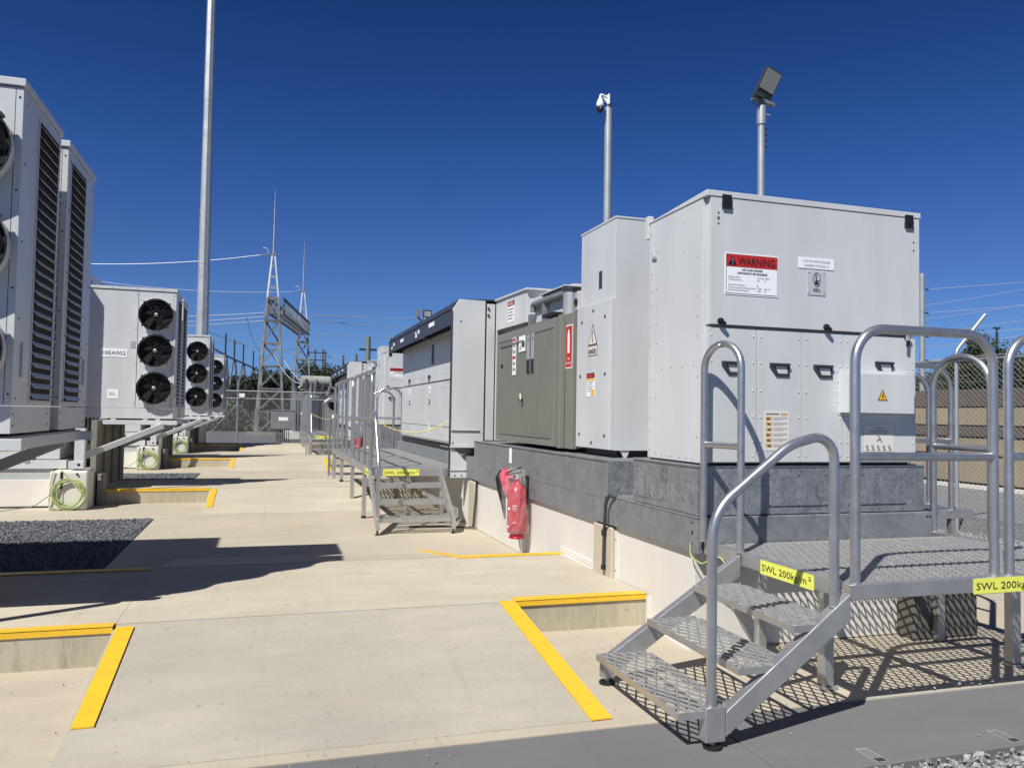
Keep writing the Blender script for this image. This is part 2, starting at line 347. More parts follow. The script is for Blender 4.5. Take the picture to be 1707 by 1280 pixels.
# raised crossings (humps) with ramps
def hump(y0, yr0, yr1, n):
    g = MB(); xl, xr_ = -0.70, 1.455; y1 = y0 + 1.52
    g.prism([(xl, yr0, 0.001), (xl, y0, H), (xl, y0, 0.001)], (xr_ - xl, 0, 0), 'conc' if n == 0 else 'concf'); g.prism([(xl, y0, 0.001), (xl, y0, H), (xl, y1, H), (xl, yr1, 0.001)], (xr_ - xl, 0, 0), 'concf')
    g.box(-8, xl - 0.002, y0 - 0.065, y1, -0.1, H - 0.002, 'concv'); g.box(xr_ + 0.002, 2.32, y0, y1, -0.1, H - 0.002, 'concv')
    # top skins in clean concrete
    g.box(-8, xl - 0.002, y0 - 0.062, y1 - 0.003, H - 0.002, H, 'concf'); g.box(xr_ + 0.002, 2.32, y0 + 0.003, y1 - 0.003, H - 0.002, H, 'concf')
    g.box(xl, xr_, y0 - 0.0022, y0 + 0.0022, H, H + 0.0012, 'concg'); g.box(xl, xr_, y1 - 0.0022, y1 + 0.0022, H, H + 0.0012, 'concg')
    # extra thin toe
    struct(g, 'concrete_crossing')
    def strip(p, q, w_, lab, side):
        s = MB(); p, q = Vector(p), Vector(q); s.bar(p, q, w_, 0.007, 'yellow')
        if side: 
            s.bar(p + Vector((0, -w_ / 2 + 0.003, -0.016)), q + Vector((0, -w_ / 2 + 0.003, -0.016)), 0.006, 0.032, 'yellow')
        for t_ in (0.12, 0.5, 0.88):
            c = p.lerp(q, t_); rivet(s, (c.x, c.y, c.z + 0.003), (0, 0, 1), 0.008, 'yellow', 0.003)
        solo(s, 'yellow_edge_strip', lab, 'edge strip', (p + q) / 2, 'yellow safety strips on the concrete steps')
    t = 0.006; nm = ['nearest', 'second', 'third', 'farthest'][n]
    zr = lambda yy, ya, yb: H * (yy - ya) / (yb - ya)
    strip((xl + 0.055, yr0 + 0.32, zr(yr0 + 0.32, yr0, y0) + t), (xl + 0.055, y0 - 0.06, zr(y0 - 0.06, yr0, y0) + t), 0.082, 'yellow strip down the left edge of the %s ramp' % nm, 0)
    if n != 1: strip((xr_ - 0.042, yr0 - 0.01, 0.001 + t), (xr_ - 0.052, y0, H + t), 0.095, 'yellow strip down the right edge of the %s ramp' % nm, 0)
    strip((-6.0, y0 - 0.035, H + t), (xl - 0.002, y0 - 0.035, H + t), 0.075, 'yellow nosing on the left step of the %s crossing' % nm, 1)
    if n == 0:
        strip((xr_ + 0.002, y0 + 0.03, H + t), (2.31, y0 + 0.03, H + t), 0.085, 'yellow nosing on the right step of the nearest crossing, ending at the white wall', 1)
        strip((-6.0, y1 - 0.04, H + t), (xl - 0.02, y1 - 0.04, H + t), 0.07, 'shaded yellow strip along the far left edge of the nearest crossing', 0)
        strip((xr_ + 0.0, y1 - 0.04, H + t), (2.31, y1 - 0.04, H + t), 0.075, 'thin yellow strip along the far right edge of the nearest crossing, under the fire extinguisher', 0)
        strip((xr_ + 0.0, y1, H + t), (xr_ - 0.02, 7.45, 0.008), 0.075, 'short yellow strip falling along the far right ramp edge', 0)
hump(4.54, 3.18, 7.5, 0); hump(12.0, 10.6, 15.0, 1); hump(19.3, 17.9, 22.2, 2); hump(27.0, 25.6, 30, 3)
# trench cover path
g = MB(); xs = [-6.0, -3.6, -1.55, 0.12, 1.86, 3.45, 5.1, 6.9]
for a, b in zip(xs[:-1], xs[1:]): g.box(a + 0.003, b - 0.003, 2.5, 3.08, -0.10, 0.001, 'path')
struct(g, 'trench_path', bevel=0.004)
g = MB(); g.box(2.62, 6.3, 3.074, 3.096, -0.1, 0.010, 'conc'); struct(g, 'kerb_edge', bevel=0.003)
g = MB()
for x, y in ((2.265, 2.512), (2.945, 2.522)):
    s = MB(); s.plate((x, y, 0.002), XR, YR, 0.052, 0.125, 'silver', 0.0015)
    for i in range(3): s.plate((x + 0.008 + i * 0.014, y + 0.035, 0.0037), XR, YR, 0.004, 0.08, 'ink', 0.0008)
    for i in range(5): s.plate((x + 0.005, y + 0.004 + i * 0.006, 0.0037), XR, YR, 0.042, 0.0035, 'ink', 0.0008)
    solo(s, 'path_label', 'small printed label stuck on the grey trench cover, ' + ('left of the two' if x < 2.5 else 'right of the two'), 'label', (x, y, 0), 'printed labels on the trench covers')
# distant setting
g = MB(); g.add([(-60, 33.6, -0.01), (120, 33.6, -0.01), (120, 60, -0.01), (-60, 60, -0.01)], [(0, 1, 2, 3)], 'grav'); struct(g, 'switchyard_ground')
g = MB(); g.add([(4.2, 4.76, -0.004), (60, 4.76, -0.004), (60, 40, -0.004), (4.2, 40, -0.004)], [(0, 1, 2, 3)], 'gravl'); struct(g, 'gravel_yard')
def hill(y, h0, seed, x0=-150, x1=300, name='hill'):
    rnd = random.Random(seed); g = MB(); xs = [x0 + (x1 - x0) * i / 60 for i in range(61)]
    vs = []; 
    for j in range(4):
        for x in xs: vs.append((x, y + j * 25, -0.03 + h0 * (0, 0.55, 0.9, 1.0)[j] * (0.75 + 0.25 * math.sin(x * 0.03 + seed) + 0.05 * rnd.random())))
    fs = [(j * 61 + i, j * 61 + i + 1, (j + 1) * 61 + i + 1, (j + 1) * 61 + i) for j in range(3) for i in range(60)]
    g.add(vs, fs, 'hill', True); struct(g, name)
hill(110, 3.5, 1)

# gravel stones
def stones(name, regs, size, dens, k, seed, zb=-0.012):
    rnd = random.Random(seed); V = []; F = []
    base = [(1, 0, 0), (-1, 0, 0), (0, 1, 0), (0, -1, 0), (0, 0, 1), (0, 0, -1)]
    tri = [(0, 2, 4), (2, 1, 4), (1, 3, 4), (3, 0, 4), (2, 0, 5), (1, 2, 5), (3, 1, 5), (0, 3, 5)]
    for (x0, x1, y0, y1) in regs:
        for _ in range(int((x1 - x0) * (y1 - y0) * dens)):
            c = Vector((rnd.uniform(x0, x1), rnd.uniform(y0, y1), zb + rnd.uniform(0, 0.012))); s_ = size * rnd.uniform(0.55, 1.25)
            rot_ = Matrix.Rotation(rnd.uniform(0, 6.28), 3, Vector((rnd.gauss(0, 1), rnd.gauss(0, 1), rnd.gauss(0, 1))).normalized())
            sc = (rnd.uniform(0.7, 1.3), rnd.uniform(0.6, 1.1), rnd.uniform(0.4, 0.8)); o = len(V)
            for b in base:
                v = Vector((b[0] * sc[0] * rnd.uniform(.75, 1.2), b[1] * sc[1] * rnd.uniform(.75, 1.2), b[2] * sc[2])) + Vector((rnd.uniform(-.25, .25), rnd.uniform(-.25, .25), 0))
                V.append(tuple(c + rot_ @ v * s_))
            F += [tuple(a + o for a in t) for t in tri]
    mb = MB(); mb.add(V, F, k); return struct(mb, name, 'stuff')
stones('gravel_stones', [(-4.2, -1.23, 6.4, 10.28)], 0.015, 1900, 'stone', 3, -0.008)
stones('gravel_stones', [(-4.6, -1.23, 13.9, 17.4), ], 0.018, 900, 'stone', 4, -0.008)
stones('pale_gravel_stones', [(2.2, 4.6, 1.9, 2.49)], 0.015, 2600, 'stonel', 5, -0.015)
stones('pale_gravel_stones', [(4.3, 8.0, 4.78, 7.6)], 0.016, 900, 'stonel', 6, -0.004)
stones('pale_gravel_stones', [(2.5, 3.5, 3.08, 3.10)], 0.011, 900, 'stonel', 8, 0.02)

# ================================================================== LEFT ROW: cooling units, supports, battery containers
AX = -1.22                                    # outer side plane of the cooling units
def ac_unit(y0, mirror, name_label):
    """one outdoor cooling unit, fans facing the camera; y0 front, louvres on the +x side"""
    xl, xr_, y1, zb, zt = AX - 1.24, AX, y0 + 0.78, 1.145, 2.93
    t = thing('cooling_unit', name_label, 'air conditioner', ((xl + xr_) / 2, (y0 + y1) / 2, zb), 'cooling units hung along the left row')
    b = MB(); b.box(xl, xr_, y0, y1, 1.305, zt, 'white')
    b.box(xl + 0.01, xr_ - 0.002, y0 + 0.004, y1 - 0.004, 1.16, 1.30, 'white')
    xs = AX - 0.485
    b.box(xs - 0.004, xs + 0.004, y0 - 0.001, y0 + 0.01, 1.31, zt - 0.01, 'rubber_or_opening')
    b.box(AX - 0.038, AX - 0.034, y0 - 0.001, y0 + 0.01, 1.31, zt - 0.01, 'rubber_or_opening')
    for zz in (1.36, 1.9, 2.4, 2.88):
        rivet(b, (xs - 0.02, y0, zz), (0, -1, 0), 0.006, 'black'); rivet(b, (AX - 0.018, y0, zz), (0, -1, 0), 0.006, 'black')
    for yy in (y0 + 0.06, y1 - 0.06):
        for zz in (1.34, 1.75, 2.15, 2.55, 2.86): rivet(b, (AX, yy, zz), (1, 0, 0), 0.006, 'black')
        for zz in (1.20, 1.26): rivet(b, (AX - 0.002, yy - 0.02, zz), (1, 0, 0), 0.006, 'black')
    rivet(b, (AX, y0 + 0.4, 1.315), (1, 0, 0), 0.006, 'black')
    b.build('cabinet_body', t, bevel=0.004)
    l = MB(); l.box(xl - 0.012, xr_ + 0.010, y0 - 0.012, y1 + 0.012, zt + 0.006, zt + 0.045, 'white')
    l.box(xl + 0.005, xr_ - 0.008, y0 + 0.006, y1 - 0.006, zt, zt + 0.006, 'rubber_or_opening')
    for i in range(4):
        rivet(l, (xl + 0.1 + i * 0.32, y0 - 0.012, zt + 0.022), (0, -1, 0), 0.006, 'black')
    l.build('lid', t, bevel=0.004)
    # louvred panel
    p = MB(); a, c = (y0 + 0.305, y0 + 0.725) if not mirror else (y0 + 0.085, y0 + 0.505)
    z0, z1, n = 1.335, 2.865, 27; st = (z1 - z0) / n
    p.box(AX - 0.02, AX + 0.002, a, c, z0, z1, 'rubber_or_opening')
    for i in range(n):
        z = z0 + (i + 0.42) * st
        p.obox((AX + 0.012, (a + c) / 2, z), (0, (c - a) / 2, 0), (0.012, 0, -0.0145), (0.0008, 0, 0.0007), 'white')
    for yy in (a - 0.008, c + 0.008): p.box(AX, AX + 0.005, yy - 0.009, yy + 0.009, z0 - 0.012, z1 + 0.012, 'white')
    for zz in (z0 - 0.014, z1 + 0.006): p.box(AX, AX + 0.005, a, c, zz - 0.006, zz + 0.006, 'white')
    p.build('louvre_panel', t)
    hh = MB(); yh = y0 + 0.14 if not mirror else y1 - 0.14
    hh.box(AX - 0.001, AX + 0.012, yh - 0.022, yh + 0.022, 1.45, 1.63, 'silver'); hh.build('lifting_plate', t, bevel=0.004)
    if not mirror:
        for zf in (2.60, 2.10, 1.58):
            cx = AX - 0.25; f = MB(); rr = 0.222
            f.lathe((cx, y0, zf), [(rr, -0.002), (rr, -0.084)], 'white', 36, 'y', True, False); f.lathe((cx, y0, zf), [(rr - 0.003, -0.002), (rr - 0.003, -0.0838)], 'blade', 36, 'y', True, False); f.lathe((cx, y0, zf), [(rr + 0.001, -0.0845), (rr - 0.001, -0.088), (rr - 0.006, -0.085), (rr - 0.006, -0.0845)], 'black', 36, 'y') if False else f.tube([(cx + rr * math.cos(k * math.pi / 18), y0 - 0.086, zf + rr * math.sin(k * math.pi / 18)) for k in range(36)], 0.004, 'black', 6, True)
            f.lathe((cx, y0, zf), [(rr - 0.004, -0.0855), (rr - 0.012, -0.0855)], 'black', 36, 'y') if False else None
            f.cyl((cx, y0 - 0.001, zf), (0, -1, 0), rr - 0.012, 0.006, 'rubber_or_opening', 36)  # black disc and dark ring lining paint in the shaded fan depth
            fo = f.build('fan_ring', t)
            bl = MB()
            for i in range(5):
                th = R(72 * i + 14); u = Vector((math.cos(th), 0, math.sin(th))); v = Vector((-u.z, 0, u.x))
                c0 = Vector((cx, y0 - 0.032, zf)); q = [u * 0.045 - v * 0.03, u * 0.19 - v * 0.05 + Vector((0, 0.012, 0)), u * 0.195 + v * 0.055 - Vector((0, 0.016, 0)), u * 0.05 + v * 0.02 - Vector((0, .008, 0))]
                bl.prism([c0 + x for x in q], (0, 0.003, 0), 'blade')
            bl.build('fan_blades', fo)
            hb = MB(); hb.lathe((cx, y0 - 0.03, zf), [(0.030, 0), (0.030, -0.018), (0.02, -0.03), (0.006, -0.032)], 'silver', 14, 'y'); hb.build('hub', fo)
            gd = MB()
            for th in (42, 132): 
                u = Vector((math.cos(R(th)), 0, math.sin(R(th)))); c0 = Vector((cx, y0 - 0.090, zf))
                gd.bar(c0 - u * (rr + 0.012), c0 + u * (rr + 0.012), 0.005, 0.004, 'ink', (0, 1, 0))
            for q in (0.07, 0.115, 0.16, 0.203):
                gd.tube([Vector((cx + q * math.cos(k * 2 * math.pi / 28), y0 - 0.089, zf + q * math.sin(k * 2 * math.pi / 28))) for k in range(28)], 0.0011, 'black', 4, True)
            for th in (42, 132, 222, 312):
                u = Vector((math.cos(R(th)), 0, math.sin(R(th)))); gd.cyl(Vector((cx, y0 - 0.096, zf)) + u * (rr + 0.01), (0, 1, 0), 0.012, 0.05, 'black', 8)
            gd.build('fan_guard', fo)
    return t
YS = [4.58, 12.02, 19.15, 25.9]; names = ['nearest', 'second', 'third', 'farthest']
A = ac_unit(YS[0], False, 'nearest three-fan white cooling unit, cut by the left edge of the photo')
B = ac_unit(YS[0] + 0.975, True, 'white cooling unit standing right behind the nearest one, louvres on its right side')
units = [A]
for i in range(1, 4):
    d = (0, YS[i] - YS[0], 0)
    units.append(copy_tree(A, d, ['', 'white three-fan cooling unit marked 10EA002, second from the front', 'small-looking three-fan cooling unit, third along the left row', 'farthest three-fan cooling unit of the left row, before the lattice towers'][i]))
    copy_tree(B, d, 'white cooling unit close behind the %s three-fan unit' % names[i])
u2 = units[1]; y = YS[1]
s = MB(); s.plate((-2.16, y - 0.001, 2.00), XR, ZU, 0.335, 0.115, 'signw', 0.003); s.text('10EA002', (-2.135, y - 0.0045, 2.03), XR, ZU, 0.075, 'ink', 0.29); s.build('name_plate', u2)
s = MB(); s.plate((-2.06, y - 0.001, 1.43), XR, ZU, 0.14, 0.125, 'signw', 0.003)
for i in range(3): s.plate((-2.04, y - 0.0045, 1.475 + i * 0.017), XR, ZU, 0.09 - i * 0.01, 0.005, 'greyink', 0.001)
s.build('notice_label', u2)
s = MB(); s.plate((-1.79, y - 0.001, 2.13), XR, ZU, 0.065, 0.095, 'silver', 0.003); s.build('rating_plate', u2)

def battery_container(y0, lab):
    t = thing('battery_container', lab, 'container', (-3.6, y0, 0), 'battery containers of the left row')
    b = MB(); b.box(-6.2, -2.53, y0, y0 + 2.55, 0.62, 3.30, 'white')
    b.box(-6.2, -2.54, y0 - 0.012, y0 - 0.001, 0.80, 3.2, 'white')
    for i in range(9): b.box(-2.531, -2.515, y0 + 0.15 + i * 0.27, y0 + 0.27 + i * 0.27, 0.75, 3.2, 'white')
    b.build('container_body', t, bevel=0.006)
    s = MB(); s.box(-6.2, -2.44, y0 - 0.05, y0 + 2.5, 0.50, 0.61, 'white'); s.box(-6.2, -2.6, y0 - 0.02, y0 + 2.4, 0.36, 0.50, 'grey_shade'); s.build('base_frame', t, bevel=0.004)  # grey lower strip paints in the shadowed band below the white ledge
    p = MB(); p.box(-6.2, -2.56, y0 - 0.06, y0 + 2.4, 0.005, 0.36, 'cream'); p.box(-6.2, -2.56, y0 - 0.075, y0 - 0.06, 0.0, 0.022, 'ink'); p.build('skirt_panel', t, bevel=0.004)
    q = MB(); q.box(-2.92, -2.87, y0 - 0.06, y0 - 0.014, 0.58, 0.78, 'silver'); q.box(-2.93, -2.86, y0 - 0.07, y0 - 0.016, 0.66, 0.69, 'silver'); q.build('lock_bracket', t)
    if lab.startswith('second'):
        q = MB(); q.box(-2.16 - 0.35, -2.16 + 0.0, y0 + 0.3, y0 + 0.32, 0.72, 0.98, 'white'); q.build('junction_box', t)
    return t
def pier(y0, lab):
    t = thing('foundation_pier', lab, 'concrete pier', (-2.33, y0, 0), 'concrete piers with coiled cables')
    b = MB(); b.box(-2.55, -2.12, y0, y0 + 0.42, 0, 0.49, 'cream'); b.build('pier_block', t, bevel=0.02)
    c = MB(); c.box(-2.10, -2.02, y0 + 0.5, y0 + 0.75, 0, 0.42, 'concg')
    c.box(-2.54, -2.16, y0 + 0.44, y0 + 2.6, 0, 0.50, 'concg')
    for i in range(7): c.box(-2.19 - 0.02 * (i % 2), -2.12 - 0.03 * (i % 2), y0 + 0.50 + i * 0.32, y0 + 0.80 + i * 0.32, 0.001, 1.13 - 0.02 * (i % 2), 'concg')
    c.build('rear_pier', t, bevel=0.005)
    # eyebolt & strap
    e = MB(); e.box(-2.43, -2.40, y0 - 0.004, y0, 0.27, 0.485, 'ink'); e.cyl((-2.24, y0, 0.455), (0, -1, 0), 0.014, 0.02, 'ink', 8); e.build('strap', t)
    return t
def frame(y0, lab):
    """cantilever steelwork carrying a pair of cooling units; y0 = front of the first unit"""
    t = thing('support_frame', lab, 'steel frame', (-2.2, y0, 0.5), 'steel frames under the cooling units')
    p = MB(); p.box(-2.31, -2.19, y0 - 0.62, y0 - 0.52, 0.60, 1.03, 'white'); p.box(-2.37, -2.19, y0 - 0.64, y0 - 0.50, 0.515, 0.61, 'white'); p.cyl((-2.25, y0 - 0.641, 0.565), (0, -1, 0), 0.018, 0.003, 'rubber_or_opening', 12)
    p.box(-2.31, -2.23, y0 - 0.60, y0 - 0.5, 0.49, 0.515, 'silver')
    p.build('post', t, bevel=0.006)
    r_ = MB(); r_.box(-2.10, AX + 0.06, y0 - 0.03, y0 + 0.02, 1.075, 1.135, 'white')
    for x in (-2.0, -1.6, -1.44): r_.box(x, x + 0.06, y0 - 0.02, y0 + 0.03, 1.135, 1.155, 'white')
    r_.box(-2.10, AX + 0.05, y0 + 1.72, y0 + 1.78, 1.07, 1.13, 'white')
    r_.box(AX - 0.07, AX - 0.01, y0 + 0.02, y0 + 1.72, 1.07, 1.135, 'white'); r_.box(-2.1, -2.04, y0 + 0.02, y0 + 1.72, 1.07, 1.13, 'white')
    r_.build('rail_frame', t, bevel=0.003)
    for yy in (y0 - 0.45, y0 + 1.70):
        b = MB(); b.bar((-2.24, yy, 0.66), (AX - 0.12, yy + 0.42 if yy < y0 else yy, 1.065), 0.06, 0.075, 'white'); b.build('brace', t, bevel=0.003)
    f = MB(); f.box(-2.2, AX - 0.02, y0 + 0.04, y0 + 1.7, 1.136, 1.142, 'grey_shade')
    for x in (-2.05, -1.75, -1.45): f.box(x, x + 0.16, y0 + 0.05, y0 + 0.08, 1.137, 1.16, 'sleeperd')
    f.build('drip_tray', t)
    return t
def coil(y0, lab, seed=0, tail=True):
    rnd = random.Random(5); t = MB(); pts = []; c = Vector((-2.325, y0 - 0.028, 0.215))
    for i in range(10 * 22):
        th = i / 22 * 2 * math.pi + 1.6; k = i // 22; rr = 0.168 + 0.024 * math.sin(k * 2.1) + 0.010 * math.sin(th * 2 + k * 1.3) + 0.004 * math.sin(th * 5 + k)
        pts.append(c + Vector((rr * math.cos(th) + 0.012 * math.sin(k * 1.7), -0.004 - 0.010 * ((k * 3) % 5) / 2, rr * math.sin(th) * 1.02 + 0.01 * math.cos(k * 2.3))))
    t.tube(pts, 0.0052, 'hose', 6)
    t.tube(fillet([(-2.16, y0 - .05, 0.2), (-2.40, y0 - 0.05, 0.50), (-2.47, y0 + 0.05, 0.55)], .08), 0.007, 'hose', 6)
    t.tube(fillet([(-2.44, y0 - 0.03, 0.27), (-2.7, y0 - 0.08, 0.06), (-3.1, y0 - 0.1, 0.012), (-4.3, y0 - 0.16, 0.012)], 0.25), 0.006, 'greyink', 6)
    t.tube(fillet([(-2.50, y0 - 0.02, 0.5), (-2.535, y0 - 0.02, 0.35), (-2.54, y0 - 0.03, 0.04), (-2.42, y0 - 0.04, 0.02)], 0.06), 0.006, 'hose', 6)
    return solo(t, 'coiled_cable', lab, 'cable', (-2.33, y0, 0), 'green and yellow coiled earth cables')
for i, yy in enumerate(YS):
    n = names[i]
    if i == 0:
        bc = battery_container(yy - 0.35, 'nearest white battery container, mostly hidden behind the closest cooling units'); pr_ = pier(yy - 0.75, 'concrete pier under the nearest cooling units'); fr = frame(yy, 'steel frame under the nearest cooling units')
    else:
        d = (0, yy - YS[0], 0)
        copy_tree(bc, d, 'white battery container beside the %s pair of cooling units' % n)
        copy_tree(pr_, d, 'concrete pier under the %s pair of cooling units' % n)
        copy_tree(fr, d, 'steel frame under the %s pair of cooling units' % n)
        if i < 4:
            cl = coil(yy - 0.75, '%s coil of green and yellow cable hanging on a pale concrete pier' % ['', 'nearest and largest visible', 'second visible', 'farthest visible'][i])

# ================================================================== RIGHT ROW
XW = 2.33                                     # outer face of the white plinth wall
def module(lab_n):
    P = {}
    # ---- plinth wall
    t = thing('plinth_wall', 'white panelled plinth wall below the %s steel skid' % lab_n, 'plinth wall', (3.1, 8, 0)); P['wall'] = t
    w = MB()
    ys = [3.98, 5.02, 5.34, 6.35, 6.62, 8.35, 8.62, 9.2, 11.4, 14.2]
    w.box(XW, 3.98, 3.98, 5.02, 0.004, 0.545, 'cream'); w.box(XW, 3.98, 5.36, 6.95, 0.004, 0.545, 'cream'); w.box(XW, 3.98, 6.965, 8.72, 0.004, 0.545, 'cream')
    w.box(XW, 3.98, 9.0, 11.5, 0.004, 0.545, 'cream'); w.box(XW, 3.98, 11.51, 14.2, 0.004, 0.545, 'cream')
    w.build('wall_panels', t, bevel=0.003)
    q = MB(); q.box(XW - 0.03, 2.62, 5.03, 5.35, 0.004, 0.535, 'conc2'); q.build('pier', t, bevel=0.012)
    q = MB(); q.box(XW - 0.04, 2.62, 8.73, 8.99, 0.004, 0.53, 'conc2'); q.build('pier', t, bevel=0.015)
    q = MB(); q.box(XW - 0.012, XW - 0.0005, 4.98, 5.02, H, 0.52, 'cream'); q.box(XW - 0.035, XW - 0.0005, 5.36, 6.06, H + 0.0, H + 0.008, 'cream')
    q.box(XW - 0.012, XW, 5.40, 6.07, H + 0.012, H + 0.05, 'cream'); q.box(XW - 0.02, XW - 0.0005, 4.5, 4.53, 0, H - 0.01, 'cream')
    q.box(XW - 0.035, XW - 0.0005, 3.98, 4.45, 0.0, 0.012, 'cream')
    for zz in (0.25, 0.46): rivet(q, (XW - 0.012, 5.0, zz), (-1, 0, 0), 0.006, 'ink')
    q.build('corner_trim', t)
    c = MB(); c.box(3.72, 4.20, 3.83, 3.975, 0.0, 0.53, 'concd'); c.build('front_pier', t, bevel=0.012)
    # ---- skid
    t = thing('steel_skid', 'galvanised steel skid under the %s row of electrical cabinets' % lab_n, 'steel skid', (3.1, 8, 0.55)); P['skid'] = t
    s = MB(); s.box(2.30, 3.93, 3.90, 5.115, 0.55, 0.748, 'galvd'); s.box(2.296, 2.32, 3.896, 5.115, 0.742, 0.752, 'galvd')
    for zz in (0.60, 0.66, 0.715): rivet(s, (2.30, 3.955, zz), (-1, 0, 0), 0.012 if zz == 0.66 else 0.008, 'ink', 0.001)
    for x in (3.885, 3.91): rivet(s, (x, 3.90, 0.72), (0, -1, 0), 0.008, 'ink', 0.001)
    s.build('lower_beam', t, bevel=0.004)
    s = MB(); s.box(2.30, 3.93, 5.118, 8.80, 0.55, 0.99, 'galvd'); s.box(2.292, 2.30, 5.118, 8.80, 0.985, 0.998, 'galvd'); s.box(2.2975, 2.30, 5.2, 8.7, 0.725, 0.728, 'galv')
    s.box(2.302, 3.9, 5.1145, 5.118, 0.74, 0.985, 'galv')
    s.plate((2.299, 7.44, 0.83), (0, -1, 0), ZU, 0.09, 0.145, 'signw', 0.002)
    s.build('main_beam', t, bevel=0.004)
    s = MB(); s.box(2.30, 3.93, 8.803, 14.3, 0.55, 0.80, 'galvd'); s.build('rear_beam', t, bevel=0.004)
    s = MB(); s.box(2.318, 3.90, 3.935, 4.74, 0.753, 1.03, 'galv'); s.box(2.31, 3.905, 3.93, 4.745, 1.022, 1.034, 'galvd')
    s.build('cabinet_plinth', t, bevel=0.003)
    s = MB(); s.plate((2.3175, 4.72, 0.795), (0, -1, 0), ZU, 0.42, 0.2, 'galv', 0.003)
    for (yy, zz) in ((4.68, 0.81), (4.5, 0.81), (4.33, 0.81), (4.68, 0.98), (4.33, 0.98), (4.5, 0.98)): rivet(s, (2.3145, yy, zz), (-1, 0, 0), 0.007, 'black')
    s.build('cover_plate', t)
    for x0, wd in ((2.78, 0.40), (3.33, 0.42)):
        s = MB(); s.plate((x0, 3.9345, 0.80), XR, ZU, wd, 0.20, 'galv', 0.003)
        for a in (0.015, 0.5, 0.985):
            for zz in (0.812, 0.985): rivet(s, (x0 + wd * a, 3.931, zz), (0, -1, 0), 0.006, 'galvd', 0.006)
        s.box(x0, x0 + wd, 3.9315, 3.9335, 0.796, 0.799, 'ink')
        s.build('cover_plate', t)
    # ---- switchgear cabinet
    t = thing('switchgear_cabinet', 'large white switchgear cabinet with hinged top door, red warning sign and four handles' if lab_n == 'nearest' else 'white switchgear cabinet farther along, red warning sign half hidden by the black canopy', 'electrical cabinet', (3.1, 4.3, 1.03), 'switchgear cabinets'); P['sw'] = t
    x0, x1, yf, yb, zb, zt = 2.35, 3.82, 3.955, 4.60, 1.045, 2.55
    b = MB(); b.box(x0, x1, yf, yb, zb, zt, 'white'); b.box(x0 + 0.01, x1 - 0.01, yf + 0.02, yb - 0.01, 1.03, zb, 'ink')
    b.box(x0 - 0.003, x0, 4.545, yb, zb, zt - 0.02, 'white'); b.box(x0 - 0.012, x0 - 0.0005, 4.50, 4.555, 2.3, 2.32, 'silver')
    rnd = random.Random(2)
    for zz in [zb + 0.03 + i * 0.115 for i in range(13)]:
        rivet(b, (x0, 4.00, zz), (-1, 0, 0), 0.005, 'greyink', 0.003) if rnd.random() < .45 else None
        rivet(b, (x0 - 0.003, 4.57, zz + rnd.uniform(-.02, .02)), (-1, 0, 0), 0.005, 'greyink', 0.003)
        if rnd.random() < .4: rivet(b, (x0, 4.50, zz), (-1, 0, 0), 0.005, 'greyink', 0.003)
    for yy in (4.05, 4.12, 4.2, 4.3, 4.36, 4.42): rivet(b, (x0, yy, zb + 0.02), (-1, 0, 0), 0.005, 'greyink', 0.003)
    for yy in (4.04, 4.17, 4.30, 4.43): rivet(b, (x0, yy, 1.60), (-1, 0, 0), 0.005, 'greyink', 0.003)
    for (yy, zz) in ((4.16, 2.46), (4.16, 2.28), (4.16, 2.1), (4.06, 2.1), (4.29, 2.02)): rivet(b, (x0, yy, zz), (-1, 0, 0), 0.007, 'silver', 0.003)
    b.build('cabinet_body', t, bevel=0.003)
    r_ = MB(); r_.prism([(x0 - 0.006, yf - 0.055, zt + 0.002), (x0 - 0.006, yf - 0.055, zt + 0.036), (x0 - 0.006, yb + 0.01, zt + 0.004), (x0 - 0.006, yb + 0.01, zt - 0.002)], (x1 - x0 + 0.03, 0, 0), 'white')
    r_.box(2.44, 2.62, 4.35, 4.39, 2.50, 2.585, 'white'); r_.box(x0 - 0.0065, x0 + 0.03, yb + 0.012, yb + 0.06, 2.45, 2.60, 'white')
    r_.build('roof_cap', t, bevel=0.003)
    h_ = MB(); h_.box(x0 + 0.022, x1 + 0.014, yf - 0.052, yf - 0.003, 1.828, zt - 0.004, 'white')
    for zz in (2.46, 2.40): rivet(h_, (x0 + 0.07, yf - 0.052, zz), (0, -1, 0), 0.006, 'black')
    h_.lathe((x0 + 0.07, yf - 0.052, 2.43), [(0.011, 0), (0.011, -0.001), (0.009, -0.0015)], 'greyink', 14, 'y')
    for zz in (2.40, 2.35): rivet(h_, (x1 - 0.03, yf - 0.052, zz), (0, -1, 0), 0.006, 'black')
    ho = h_.build('upper_door', t, bevel=0.004)
    for x in (2.44, 3.72):
        q = MB(); q.box(x, x + 0.058, yf - 0.068, yf - 0.052, 2.485, 2.515, 'black'); q.box(x, x + 0.058, yf - 0.066, yf - 0.055, 2.52, 2.565, 'black'); q.cyl((x, yf - 0.062, 2.5175), XR, 0.008, 0.058, 'black', 10); q.build('hinge', ho, bevel=0.002)
    yd = yf - 0.0525
    for x in (2.435, 3.145, 3.725):
        q = MB(); q.cyl((x, yd, 1.845), (0, -1, 0), 0.019, 0.012, 'black', 14); q.obox((x + 0.006, yd - 0.018, 1.838), (0.016, 0, -0.012), (0, 0.007, 0), (0.006, 0, 0.008), 'black')
        if x > 3.7: q.obox((x + 0.004, yd - 0.02, 1.80), (0.004, 0, 0.045), (0, 0.004, 0), (0.010, 0, 0), 'black'); q.box(x - 0.008, x + 0.008, yd - 0.028, yd - 0.014, 1.79, 1.82, 'silver')
        q.build('latch', ho)
    q = MB(); o = (2.463, yd, 2.0)
